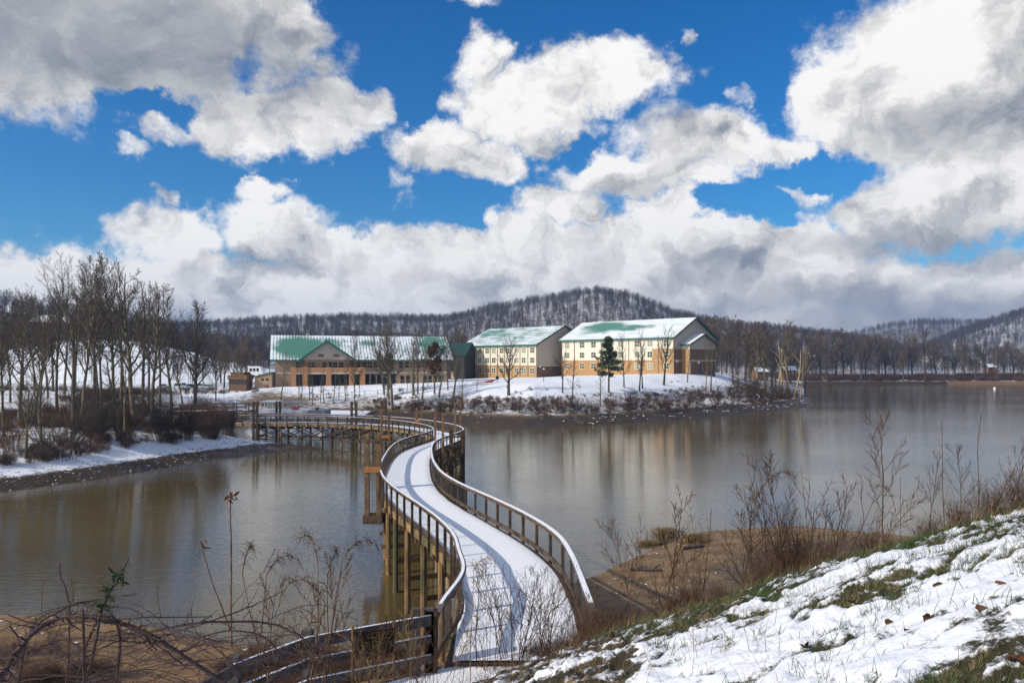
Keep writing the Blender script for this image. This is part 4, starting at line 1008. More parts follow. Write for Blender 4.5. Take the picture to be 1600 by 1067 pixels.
# ---- lawn and bank of the far side
GF = 'bare trees on the far lawn and its bank'
lawn = [
 (795, 618, 522, 'lawn', 51, .026, 'round-crowned bare tree alone on the lawn before the farther dormitory', 1.15, 'bark_dark'),
 (879, 615, 533, 'lawn', 52, .020, 'upright bare tree before the gap between the two dormitories', .85, 'bark_dark'),
 (893, 637, 556, 'slim', 53, .014, 'thin sapling on the bank right of the upright tree', 1.3, 'bark'),
 (938, 634, 560, 'slim', 54, .014, 'thin sapling on the bank just left of the pine', 1.3, 'bark'),
 (975, 606, 516, 'lawn', 55, .019, 'vase-shaped bare tree right of the pine', .75, 'bark_dark'),
 (999, 612, 528, 'slim', 56, .015, 'thin straight tree between the two vase-shaped ones', 1.1, 'bark_dark'),
 (1004, 607, 512, 'lawn', 57, .020, 'narrow bare tree touching the thin straight one', .7, 'bark_dark'),
 (1037, 602, 506, 'lawn', 58, .021, 'vase-shaped bare tree before the right-hand windows of the nearer dormitory', .9, 'bark_dark'),
 (1074, 598, 532, 'slim', 59, .014, 'thin sapling before the gabled bay', 1.2, 'bark'),
 (1103, 616, 526, 'fork', 60, .016, 'reddish twin-stemmed tree before the dark end of the nearer dormitory', .8, 'bark'),
 (1111, 612, 530, 'slim', 61, .018, 'thinner right-hand neighbour of the twin-stemmed tree', .9, 'bark'),
 (708, 624, 533, 'fork', 62, .026, 'heavy multi-limbed tree on the bank right of the rust-leaved oak', 1.25, 'bark'),
 (600, 617, 503, 'fork', 63, .022, 'tall forked tree before the hall, left stem of the ivied pair', 1.0, 'bark'),
 (613, 640, 497, 'wood', 64, .020, 'tall straight tree before the hall, right stem of the ivied pair', 1.05, 'bark'),
 (608, 634, 515, 'wood', 65, .015, 'thin tree squeezed between the ivied pair', .8, 'bark'),
 (555, 652, 508, 'wood', 66, .012, 'very tall thin tree low on the bank before the middle of the hall', .7, 'bark'),
 (467, 632, 556, 'slim', 67, .014, 'left one of two close saplings at the left foot of the lawn', .9, 'bark'),
 (470.5, 630, 562, 'slim', 68, .013, 'right one of two close saplings at the left foot of the lawn', .9, 'bark'),
 (438, 626, 545, 'slim', 69, .012, 'thin tree before the left end wall of the hall', 1.2, 'bark'),
 (646, 618, 520, 'slim', 70, .018, 'pale stem left of the rust-leaved oak', 1.4, 'bark'),
 (653, 616, 512, 'wood', 71, .015, 'tall pale tree close to the rust-leaved oak', .9, 'bark'),
 (660, 625, 535, 'slim', 72, .014, 'thin stem left of the rust-leaved oak, lower on the bank', 1.2, 'bark'),
 (686, 622, 545, 'slim', 73, .016, 'crooked stem on the bank right under the rust-leaved oak', 1.5, 'bark'),
 (700, 610, 520, 'wood', 74, .014, 'slim tree behind the heavy multi-limbed one', 1.0, 'bark'),
 (722, 640, 575, 'slim', 75, .014, 'small sapling low on the bank right of the heavy tree', 1.4, 'bark'),
 (745, 612, 590, 'slim', 76, .02, 'tiny sapling on the open lawn left of the round-crowned tree', 1.2, 'bark'),
]
for k, (px, xb) in enumerate(((484, 627), (488, 634), (501, 630), (506, 631), (521, 630), (529, 624), (540, 628), (543, 623), (561, 622), (636, 612), (642, 605), (668, 605))):
    lawn.append((px, xb, 570+(k*7) % 19-5, 'slim', 80+k % 5, .013, None, 1.1, 'bark'))
SAP = ['thin sapling', 'slim young stem', 'spindly sapling', 'pole-thin young tree']
for i, (px, pb, pt, kind, sd, r0, lab, wd, bk) in enumerate(lawn):
    if lab is None:
        lab = 'pole-thin sapling in the row planted on the snowy slope before the hall'
        plant(px, pb, pt, kind, sd, r0, lab, group='saplings in the row before the hall', bark=bk, wide=wd)
    else: plant(px, pb, pt, kind, sd, r0, lab, group=GF, bark=bk, wide=wd)
GP = 'trees at the point of the far lawn'
for (px, Y, pt, kind, sd, r0, lab, wd, bk, ln) in [
 (1128, 232, 520, 'broad', 91, .020, 'brown bushy-crowned tree hard against the dark end of the nearer dormitory', 1.0, 'bark_dark', 0),
 (1146, 240, 508, 'tallb', 92, .018, 'brown rounded tree a little right of the nearer dormitory', 1.1, 'bark_dark', 0),
 (1164, 250, 500, 'broad', 93, .022, 'broad brown tree between the dormitory and the pale stems', 1.1, 'bark_dark', 0),
 (1183, 222, 520, 'tallb', 94, .022, 'stout-trunked tree on the rise at the right end of the lawn', .8, 'bark_pale', 0),
 (1197, 226, 505, 'tallb', 95, .022, 'tall tree with sunlit limbs left of the pale stems', .8, 'bark', 0),
 (1214, 212, 540, 'snag', 96, .022, 'leftmost pale yellowish stem at the point', 1.1, 'bark_pale', -.05),
 (1222, 206, 530, 'snag', 97, .020, 'pale yellowish stem with few limbs in the middle of the clump at the point', 1.0, 'bark_pale', .06),
 (1229, 214, 497, 'wood', 98, .017, 'tall thin tree rising from the clump at the point, highest of it', .9, 'bark', 0),
 (1234, 203, 545, 'snag', 99, .020, 'pale stem with a low bent limb at the point', 1.1, 'bark_pale', .12),
 (1241, 200, 535, 'snag', 100, .020, 'right-leaning pale stem near the end of the point', 1.0, 'bark_pale', .14),
 (1250, 193, 527, 'fork', 101, .020, 'yellowish forked tree leaning out at the very end of the point', .8, 'bark_pale', .10),
 (1172, 262, 512, 'broad', 102, .02, 'brown tree behind the stout-trunked one', 1.1, 'bark_dark', 0),
 (1206, 270, 515, 'broad', 103, .02, 'hazy brown tree behind the pale stems', 1.2, 'bark_dark', 0)]:
    plant(px, 0, pt, kind, sd, r0, lab, Y=Y, group=GP, bark=bk, twig='twig_warm', wide=wd, lean=(ln, 0))
# ---- the far shore on the right, tree by tree
GS = 'bare trees along the far right shore'
rr = random.Random(5)
far_list = [(1268,408,520),(1281,412,512),(1292,402,518),(1305,405,510),(1318,410,520),(1331,404,513),(1346,403,518),(1352,410,522),(1372,404,514),(1384,414,524),(1398,408,526),
 (1412,402,534),(1425,412,520),(1446,402,512),(1462,410,530),(1477,404,536),(1492,412,530),(1507,405,528),(1524,404,538),(1540,410,532),(1556,404,536),(1569,408,530),(1583,412,540),(1597,404,536),(1612,408,530),(1630,405,526)]
SH = ['narrow', 'round-crowned', 'many-limbed', 'ragged', 'broad', 'dark']
for i, (px, Y, pt) in enumerate(far_list):
    kind = 'broad' if i in (6, 13, 16, 19, 21, 23) else ('tallb' if i % 2 else 'broad'); sd = 111+i % 6
    lab = {0: 'first tree of the far right shore beside the point, slim and dark', 13: 'far-shore tree with wide wishbone limbs standing out before the tan hill', 21: 'broad bushy tree on the far shore near the right edge', 3: 'tall narrow far-shore tree right of the yellow box', 8: 'dense dark far-shore tree left of the wishbone tree', 23: 'last broad bare tree on the far shore at the right edge'}.get(i)
    if lab: plant(px, 0, pt, kind, sd, .022, lab, Y=Y, group=GS, bark='bark_dark', twig='twig_warm', wide=1.0 if kind == 'tallb' else 1.1)
    else: plant(px, 0, pt, kind, sd, .022, 'leafless tree in the dark row along the far right shore', Y=Y, group='leafless trees of the far shore row', bark='bark_dark', twig='twig_warm', wide=.95 if kind == 'tallb' else 1.05)
# trees standing behind the halls and beyond the left field
for i, (px, Y, pt) in enumerate([(338,215,540),(350,225,530),(362,232,535),(376,240,528),(392,235,540),(405,225,545),(345,260,520),(385,270,520),(700,262,515),(716,268,508),(733,275,520),(748,280,518),(905,262,508),(1095,255,495),(1108,262,488),(1120,270,492),
      (1135,300,492),(1152,310,497),(1170,320,500),(1190,330,502),(1212,340,508),(1235,345,512),(1258,350,515),(318,235,545),(300,240,550),(276,245,552),(1046,268,500)]):
    plant(px, 0, pt, 'tallb' if i % 2 else 'broad', 111+i % 6, .02, 'bare brown tree in the belt behind the buildings', Y=Y, group='bare trees in the belt behind the buildings', bark='bark_dark', twig='twig_warm', wide=1.05)

# ---- evergreen, rust-leaved oak, ivied stem
def leafcloud(rng, centres, n, size, spread, elong=1.0):
    c = np.asarray(centres)[rng.integers(0, len(centres), n)] + rng.normal(0, 1, (n, 3))*spread
    a = rng.normal(0, 1, (n, 3)); a /= np.linalg.norm(a, axis=1)[:, None]; b = np.cross(a, rng.normal(0, 1, (n, 3))); b /= np.linalg.norm(b, axis=1)[:, None]
    s = size*rng.uniform(.6, 1.4, (n, 1))
    V = np.stack([c-a*s*elong, c+b*s*.5, c+a*s*elong, c-b*s*.5], 1).reshape(-1, 3)
    return V, np.arange(n*4).reshape(-1, 4)
def pine():
    b = hit(951, 614, 60); zt = ztop(528, b.y); h = zt-b.z; rng = np.random.default_rng(7)
    t = thing('pine_tree', b, 'green pine with ragged tiers of needles standing before the nearer dormitory', 'tree', None)
    tr = [(np.array([[0, 0, -.4], [.05, 0, h*.3], [0, .05, h*.7], [0, 0, h]]), np.array([.22, .19, .11, .02]), 0)]; cs = []
    for k in range(46):
        f = rng.uniform(.32, .98); z = h*f; a = rng.uniform(0, 6.28); L = h*(.34*(1-f)**.75+.03)*rng.uniform(.6, 1.15)
        d = np.array([math.cos(a), math.sin(a), rng.uniform(-.15, .35)]); p = np.array([0, 0, z]); pts = [p, p+d*L*.5+np.array([0, 0, -.04*L]), p+d*L]
        tr.append((np.array(pts), np.array([.05, .035, .012]), 1))
        for q in np.linspace(.3, 1, 5): cs += [p+d*L*q]
    obj('trunk', mesh_np('trunk', *tubes(tr, lambda l: 6), 4, True), M['bark_dark'], t)
    obj('crown', mesh_np('crown', *leafcloud(rng, cs, 5200, .17, .22, 1.5), 4), M['needle'], t)
pine()
def oak():
    t = plant(679, 616, 534, 'lawn', 130, .020, 'young oak still holding its rust-brown leaves, before the right end of the hall', name='oak_tree', bark='bark', wide=1.0)
    tr = [c for c in t.children if c.name.startswith('crown')][0]
    co = np.empty(len(tr.data.vertices)*3, dtype=np.float32); tr.data.vertices.foreach_get('co', co); co = co.reshape(-1, 3)
    rng = np.random.default_rng(3); co = co[co[:, 2] < .98]
    V, f = leafcloud(rng, co[::3], 3800, .014, .02)
    obj('foliage', mesh_np('foliage', V, f, 4), M['leaf_rust'], t)
oak()
def ivy():
    b = hit(606, 622, 60); rng = np.random.default_rng(9)
    t = thing('ivied_tree', b, 'dark green ivy-clad stem before the right half of the hall, between two tall bare trees', 'tree')
    h = ztop(552, b.y)-b.z
    obj('trunk', mesh_np('trunk', *tubes([(np.array([[0, 0, -.4], [.1, 0, h*.5], [.2, 0, h]]), np.array([.2, .16, .08]), 0)], lambda l: 6), 4, True), M['bark'], t)
    zz = rng.uniform(.22, .98, 60)*h; cs = np.stack([rng.normal(.1, .55, 60)*np.sin(zz/h*3.1)**.5, rng.normal(0, .5, 60), zz], -1)
    obj('crown', mesh_np('crown', *leafcloud(rng, cs, 2600, .15, .28), 4), M['ivy'], t)
ivy()

# ------------------------------------------------------------------ scattered woods and brush (uncountable): geometry nodes
src = bpy.data.collections.new('sources')
def source(name, me, mat):
    m2 = me.copy(); m2.materials.clear(); m2.materials.append(mat); o = bpy.data.objects.new(name, m2); src.objects.link(o); return o
def scatter(name, pts, scale, rz, sources, label=None):
    """points carrying scale, turn and pick -> instances of the sources"""
    me = bpy.data.meshes.new(name); n = len(pts); me.vertices.add(n); me.vertices.foreach_set('co', np.asarray(pts, dtype=np.float32).ravel())
    for nme, arr in (('sc', scale), ('rz', rz)):
        a = me.attributes.new(nme, 'FLOAT', 'POINT'); a.data.foreach_set('value', np.asarray(arr, dtype=np.float32))
    a = me.attributes.new('pick', 'INT', 'POINT'); a.data.foreach_set('value', np.random.default_rng(n).integers(0, len(sources), n).astype(np.int32))
    o = bpy.data.objects.new(name, me); link(o); tag(o, kind='stuff')
    col = bpy.data.collections.new(name+'_kit')
    for s in sources: col.objects.link(s)
    g = bpy.data.node_groups.new(name, 'GeometryNodeTree')
    g.interface.new_socket('Geometry', in_out='INPUT', socket_type='NodeSocketGeometry'); g.interface.new_socket('Geometry', in_out='OUTPUT', socket_type='NodeSocketGeometry')
    N = g.nodes; Lk = g.links
    gi = N.new('NodeGroupInput'); go = N.new('NodeGroupOutput'); ip = N.new('GeometryNodeInstanceOnPoints'); ci = N.new('GeometryNodeCollectionInfo')
    ci.inputs['Collection'].default_value = col; ci.inputs['Separate Children'].default_value = True; ci.inputs['Reset Children'].default_value = True
    def na(nm, ty):
        a = N.new('GeometryNodeInputNamedAttribute'); a.data_type = ty; a.inputs['Name'].default_value = nm; return a.outputs['Attribute']
    cx = N.new('ShaderNodeCombineXYZ'); Lk.new(na('rz', 'FLOAT'), cx.inputs['Z'])
    m2p = N.new('GeometryNodeMeshToPoints')
    Lk.new(gi.outputs[0], m2p.inputs[0]); Lk.new(m2p.outputs[0], ip.inputs['Points']); Lk.new(ci.outputs[0], ip.inputs['Instance'])
    ip.inputs['Pick Instance'].default_value = True; Lk.new(na('pick', 'INT'), ip.inputs['Instance Index'])
    Lk.new(cx.outputs[0], ip.inputs['Rotation']); Lk.new(na('sc', 'FLOAT'), ip.inputs['Scale']); Lk.new(ip.outputs[0], go.inputs[0])
    md = o.modifiers.new('scatter', 'NODES'); md.node_group = g
    return o
hill_src = [source('hill_tree', tree_mesh('hill', 200+i, .013, False)[0], M['twig_far']) for i in range(5)]
def forest(name, px0, px1, y0, y1, area, hmin, hmax, keep, seed):
    rng = np.random.default_rng(seed); k0, k1 = (px0-800)/F, (px1-800)/F
    n = int((k1-k0)*(y1**2-y0**2)/2/area)
    y = np.sqrt(rng.uniform(y0**2, y1**2, n)); x = rng.uniform(k0, k1, n)*y
    z, q = land(x, y, True); m = keep(x, y, q) & (q['df'] > 6)
    x, y, z = x[m], y[m], z[m]
    return scatter(name, np.stack([x, y, z-.3], -1), rng.uniform(hmin, hmax, len(x)), rng.uniform(0, 6.28, len(x)), hill_src)
mx = lambda q, k: q['fl'][k] >= q['hill']-.5
forest('ridge_wood', 150, 1440, 520, 850, 31, 10, 15, lambda x, y, q: mx(q, 'M') & (q['fl']['M'] > 3), 1)
forest('slope_wood', 200, 1330, 345, 620, 60, 9, 14, lambda x, y, q: (mx(q, 'A') & (q['fl']['A'] > 1) & ((q['px'] > 640) | (y > 525) | (y < 430) | (np.random.default_rng(3).random(len(x)) < .45))), 2)
forest('hillside_wood', -200, 420, 342, 500, 26, 9, 16, lambda x, y, q: (y > 338), 3)
forest('meadow_edge_saplings', -150, 215, 215, 335, 60, 5, 10, lambda x, y, q: q['fl']['S'] > 3, 7)
forest('distant_hill_wood', 1200, 1700, 1050, 1600, 170, 15, 22, lambda x, y, q: mx(q, 'T') & (q['fl']['T'] > 8), 4)
forest('right_hill_wood', 1390, 1800, 640, 1080, 44, 11, 16, lambda x, y, q: mx(q, 'D') & (q['fl']['D'] > 2), 5)
forest('shore_wood', 1120, 1720, 425, 520, 110, 8, 12, lambda x, y, q: q['df'] > 20, 6)

# ------------------------------------------------------------------ brush
SPEC['bush'] = dict(seg=(5,4,2), wob=(.14,.18,.2), trop=(.02,.05,.02), tip=(.3,.4,.6), num=(8,5), t0=(.2,.2), ang=(.6,.65), len=(.45,.45), rad=(.5,.6), rmin=.008, shape=lambda t: 1.2-.6*t)
def bush_mesh(seed, stems, thick, spread=.9, nsub=8):
    rng = np.random.default_rng(seed); out = []
    S = {**SPEC['bush'], 'rmin': thick*.45, 'num': (nsub, 5)}
    for k in range(stems):
        a = rng.uniform(0, 6.28); tl = abs(rng.normal(0, spread*.6)); d = unit(np.array([math.cos(a)*tl, math.sin(a)*tl, 1]))
        rr_ = rng.uniform(0, .28)
        grow(rng, np.array([math.cos(a)*rr_, math.sin(a)*rr_, -.05]), d, rng.uniform(.55, 1.0), thick*rng.uniform(.7, 1.2), 0, S, out)
    top = np.percentile(np.concatenate([b[0][:, 2] for b in out]), 99.5)
    out = [(p/top, r/top, l) for p, r, l in out]
    return mesh_np('bush', *tubes(out, lambda l: 3), 3+1)
BM = [bush_mesh(300+i, 26, .009, .9) for i in range(4)]
BD = [bush_mesh(340+i, 95, .0045, .62, 10) for i in range(2)]
BN = [bush_mesh(320+i, 34, .006, .7) for i in range(3)]
def bush(px, py, wpx, hpx, k, label, mat='twig', Y=None, group=None, name='bare_shrub', meshes=None, sink=.05):
    b = hit(px, py, 2.5) if Y is None else Vector(((px-800)/F*Y, Y, gz((px-800)/F*Y, Y)))
    o = obj(name, with_mat((meshes or BM)[k % len(meshes or BM)], M[mat]), None, None, (b.x, b.y, b.z-sink))
    w_ = wpx/F*b.y/1.9; h = hpx/F*b.y if hpx > 0 else ztop(-hpx, b.y)-b.z+sink
    o.scale = (w_, w_*.9, h); o.rotation_euler.z = k*1.9
    return tag(o, label, 'shrub', group)
for a in [(95, 715, 130, 100, 0, 'large brown thicket low on the left bank between the two shore saplings', 'twig'), (20, 705, 90, 55, 1, 'brown shrub at the left edge just above the mud', 'twig_red'),
          (70, 722, 60, 34, 2, 'low scrubby shrub at the foot of the large left thicket', 'twig'), (150, 690, 100, 75, 3, 'dense dark shrub behind the large thicket on the left bank', 'twig'),
          (180, 668, 70, 48, 0, 'shrub on the snowy left bank below the middle of the grove', 'twig_red'), (250, 690, 105, 66, 1, 'wide dark shrub at the right end of the left bank', 'twig'),
          (290, 686, 80, 48, 2, 'dark rounded shrub left of where the boardwalk lands', 'twig_red'), (335, 684, 90, 50, 3, 'shrub against the left end of the boardwalk', 'twig_red'),
          (215, 660, 70, 50, 0, 'upright russet shrub between the grey-barked tree and the thick-stemmed one', 'twig_red'), (312, 668, 70, 45, 1, 'russet shrub behind the wide dark one, under the gangway', 'twig_red'),
          (358, 672, 50, 36, 2, 'small shrub where the gangway meets the bank', 'twig_red'), (125, 650, 90, 55, 3, 'russet shrub under the tallest forked tree', 'twig_red'), (60, 650, 80, 40, 1, 'thin brown shrub in front of the white left field', 'twig_red')]:
    bush(*a[:3], a[3]*(1.25 if a[0] > 230 else 1), *a[4:6], mat=a[6], group='shrubs on the left bank', meshes=BD if a[0] > 230 or a[0] == 150 else None)
scr = []
for i, (px, py, w_, h) in enumerate([(640,642,40,20),(655,640,46,24),(690,644,60,28),(715,640,60,30),(742,643,55,28),(770,644,60,26),(800,640,50,24),(815,646,60,26),(845,642,60,26),(870,644,60,28),(900,642,55,28),(925,646,60,26),
        (955,642,50,26),(985,640,56,30),(1015,638,60,30),(1040,640,56,30),(1068,636,56,34),(1095,634,56,34),(1120,632,60,36),(1145,628,60,36),(1165,622,56,34),(1185,626,60,34),(1205,622,56,34),(1222,624,50,28),(1238,622,40,22),(1150,606,50,22),(1180,606,44,18)]):
    bush(px, py, w_, h, i, 'bare brown shrub on the bank of the far lawn', mat='twig' if i % 3 else 'twig_red', group='bare shrubs along the bank of the far lawn')
brush_src = [source('brush', BM[i], M['twig_red']) for i in range(4)]
rng = np.random.default_rng(77)
def strip(name, n, x0, x1, y0, y1, keep, smin, smax, srcs, sink=.05):
    x = rng.uniform(x0, x1, n); y = rng.uniform(y0, y1, n); z, q = land(x, y, True); m = keep(x, y, q); x, y, z = x[m], y[m], z[m]
    return scatter(name, np.stack([x, y, z-sink], -1), rng.uniform(smin, smax, len(x)), rng.uniform(0, 6.28, len(x)), srcs)
strip('bank_brush', 7000, -30, 90, 125, 215, lambda x, y, q: (q['df'] > 4.5) & (q['df'] < 17) & (q['left'] < .5) & (fbm(x, y, .12, 2, 61) > .37), .25, 1.0, brush_src)
strip('lawn_edge_brush', 500, -45, 60, 140, 185, lambda x, y, q: (q['df'] > 14) & (q['df'] < 25) & (q['left'] < .5) & (fbm(x, y, .1, 2, 62) > .55), .3, .7, brush_src)
strip('left_bank_brush', 3200, -75, -30, 62, 150, lambda x, y, q: (q['df'] > 6.0) & (q['left'] > .5) & (fbm(x, y, .1, 2, 63) > .42), .4, 1.7, brush_src)
strip('field_edge_brush', 400, -150, -55, 100, 210, lambda x, y, q: (q['df'] > 8) & (fbm(x, y, .05, 2, 64) > .52), .6, 1.8, brush_src)
strip('far_shore_brush', 900, 140, 330, 396, 425, lambda x, y, q: (q['df'] > 5), 1.5, 4.0, brush_src, .2)
# rocks along the waterline of the point
def rock_mesh(seed):
    rng = np.random.default_rng(seed); import bmesh
    bm = bmesh.new(); bmesh.ops.create_icosphere(bm, subdivisions=1, radius=1)
    for v in bm.verts: v.co = Vector((v.co.x*1.3, v.co.y, v.co.z*.6))*(1+rng.uniform(-.28, .28))
    me = bpy.data.meshes.new('rock'); bm.to_mesh(me); bm.free(); return me
rock_src = [source('rock', rock_mesh(i), M['rock_snow']) for i in range(4)]
strip('shore_rocks', 3800, -25, 82, 122, 206, lambda x, y, q: (q['df'] > .25) & (q['df'] < 5) & (q['left'] < .5) & ((x > 8) | (q['df'] > 3.6)) , .08, .36, rock_src, 0)
strip('spit_stones', 2600, -24, 27, 25, 50, lambda x, y, q: q['near'] & (q['dn'] > .1) & (q['dn'] < 11) & (fbm(x, y, .25, 3, 91) > .47), .015, .075, rock_src, 0)
strip('left_shore_stones', 5000, -52, -26, 58, 99, lambda x, y, q: (q['df'] > -.2) & (q['df'] < 5) & (q['left'] > .5), .03, .10, rock_src, 0)

# ------------------------------------------------------------------ boat, docks, gangway
M['red'] = plain('red_stripe', (0.45,0.05,0.04), .5); M['grey_panel'] = plain('blue_grey_panel', (0.20,0.22,0.26), .5); M['alu'] = plain('aluminium', (.5,.5,.52), .4, .5, .6)
def boat():
    Y0, Y1 = 111.5, 115.5; xp = lambda px: W3(px, 0, 111.5).x
    t = thing('tour_boat', (xp(445), 113.5, 0), 'white two-deck tour boat with a red stripe moored behind the boardwalk', 'boat')
    mb = MB(); mb.prism([(xp(382), .75), (xp(386), -.3), (xp(505), -.3), (xp(508), .75)], 'y', Y0, Y1); mb.build('hull', M['white'], t)
    mb = MB(); mb.bx(xp(388), xp(504), Y0+.35, Y1-.35, .753, 2.55); mb.build('cabin', M['white'], t)
    for i in range(8):
        px = 392+i*14; m1 = MB(); m1.bx(xp(px), xp(px+9.2), Y0+.29, Y0+.345, 1.05, 2.35); m1.build('cabin_window', M['glass_dark'], t)
    mb = MB(); mb.add([(xp(379), (Y0+Y1)/2, 2.6), (xp(392), Y0-.3, 2.6), (xp(509), Y0-.3, 2.6), (xp(509), Y1+.3, 2.6), (xp(392), Y1+.3, 2.6)]+[(xp(379), (Y0+Y1)/2, 2.85), (xp(392), Y0-.3, 2.85), (xp(509), Y0-.3, 2.85), (xp(509), Y1+.3, 2.85), (xp(392), Y1+.3, 2.85)],
        [(4,3,2,1,0),(5,6,7,8,9)]+[(i, (i+1) % 5, 5+(i+1) % 5, 5+i) for i in range(5)]); r = mb.build('cabin_roof', M['white'], t)
    mb = MB(); mb.bx(xp(393), xp(402), Y0, Y1, 2.853, 3.0); mb.build('roof_snow', M['snow'], r)
    mb = MB(); mb.bx(xp(402.5), xp(481), Y0+.1, Y1-.1, 2.853, 3.75); p = mb.build('upper_deck', M['white'], t)
    mb = MB(); mb.bx(xp(402.5), xp(481), Y0+.06, Y0+.097, 3.18, 3.30); mb.build('stripe', M['red'], p)
    mb = MB(); mb.bx(xp(481.1), xp(507), Y0+.05, Y1-.1, 2.853, 3.70); mb.build('stern_locker', M['grey_panel'], t)
    mb = MB(); mb.bx(xp(490), xp(493.5), Y0+1.2, Y0+1.6, 3.703, 4.0); mb.build('motor_head', M['black'], t)
    for a, b, sl_ in ((404, 431, 3), (440, 465, -3)):
        mb = MB(); z = 3.75; zt = 4.85; lean_a = xp(a+max(sl_, 0)); lean_b = xp(b+min(sl_, 0))
        for yy in (Y0+.2, Y1-.2):
            mb.beam((xp(a), yy, z), (lean_a, yy, zt), .07, .07); mb.beam((xp(b), yy, z), (lean_b, yy, zt), .07, .07)
            for f_ in (.33, .66): mb.beam((xp(a+(b-a)*f_), yy, z), (xp(a+(b-a)*f_), yy, zt), .06, .06)
            mb.beam((lean_a, yy, zt), (lean_b, yy, zt), .1, .1); mb.beam((xp(a), yy, 4.25), (xp(b), yy, 4.25), .05, .05)
        for xx in (lean_a, lean_b): mb.beam((xx, Y0+.2, zt), (xx, Y1-.2, zt), .1, .1)
        mb.build('canopy_frame', M['white'] if a == 404 else M['alu'], t)
    mb = MB(); mb.bx(xp(405.5), xp(430), Y0+.1, Y1-.1, 4.92, 5.0); mb.build('canopy', M['white'], t)
    mb = MB(); mb.bx(xp(452), xp(462), Y0+1, Y0+2, 3.753, 4.2); mb.build('seat', M['red'], t)
boat()
def docks():
    t = thing('landing_dock', (-33, 132, 1.4), 'low dock under untouched snow between the boat stern and the bank', 'dock')
    a, b, c_, d = W3(508, 0, 124), W3(562, 0, 122), W3(580, 0, 141), W3(512, 0, 143)
    mb = MB(); mb.add([(p.x, p.y, z) for z in (1.45, 1.75) for p in (a, b, c_, d)], [(3,2,1,0),(4,5,6,7),(0,1,5,4),(1,2,6,5),(2,3,7,6),(3,0,4,7)]); dk = mb.build('platform', M['wood_dark'], t)
    mb = MB(); mb.add([(p.x, p.y, z) for z in (1.753, 1.84) for p in (a, b, c_, d)], [(3,2,1,0),(4,5,6,7),(0,1,5,4),(1,2,6,5),(2,3,7,6),(3,0,4,7)]); mb.build('snow_cover', M['snow'], dk)
    for p in (a, b, c_, d):
        mb = MB(); mb.cyl((p.x+.3, p.y+.3, -.6), (p.x+.3, p.y+.3, 1.45), .15, 8); mb.build('pile', M['pile'], t)
    t = thing('gangplank', (W3(566, 0, 130).x, 130, 1.9), 'dark sloping gangplank from the snowy dock to the boardwalk', 'gangplank')
    p, q = W3(549, 657, 117), W3(582, 643, 143); mb = MB(); mb.beam(p, q, 1.2, .22); mb.build('plank', M['wood_dark'], t)
    mb = MB(); s_ = Vector((-.75, .3, .55)); mb.beam(p+s_, q+s_, .07, .07); mb.build('handrail', M['wood_dark'], t)
    for f_ in (0.02, .35, .68, .98):
        mb = MB(); m_ = p.lerp(q, f_); mb.beam(m_+Vector((-.6, .2, 0)), m_+s_, .07, .07); mb.build('post', M['wood_dark'], t)
    # railed ramp coming off the left land
    A, B = W3(274, 643, 118), W3(396, 641.5, 107)
    t = thing('ramp', (A.x, A.y, A.z), 'railed timber ramp leading from the left bank out to the boat', 'ramp')
    mb = MB(); mb.beam(A, B, 1.6, .2); d_ = mb.build('deck', M['wood_dark'], t)
    mb = MB(); mb.beam(A+Vector((0, 0, .13)), B+Vector((0, 0, .13)), 1.4, .05); mb.build('snow_cover', M['snow'], d_)
    d2 = (B-A).normalized(); s_ = Vector((-d2.y, d2.x, 0))*.75
    for e in (-1, 1):
        for h in (.55, 1.05):
            mb = MB(); mb.beam(A+s_*e+Vector((0, 0, h)), B+s_*e+Vector((0, 0, h)), .06, .1); mb.build('rail', M['wood_dark'], t)
        for k in range(8):
            m_ = A.lerp(B, k/7)+s_*e; mb = MB(); mb.bx(m_.x-.06, m_.x+.06, m_.y-.06, m_.y+.06, m_.z-1.6, m_.z+1.15); mb.build('post', M['wood_dark'], t)
docks()

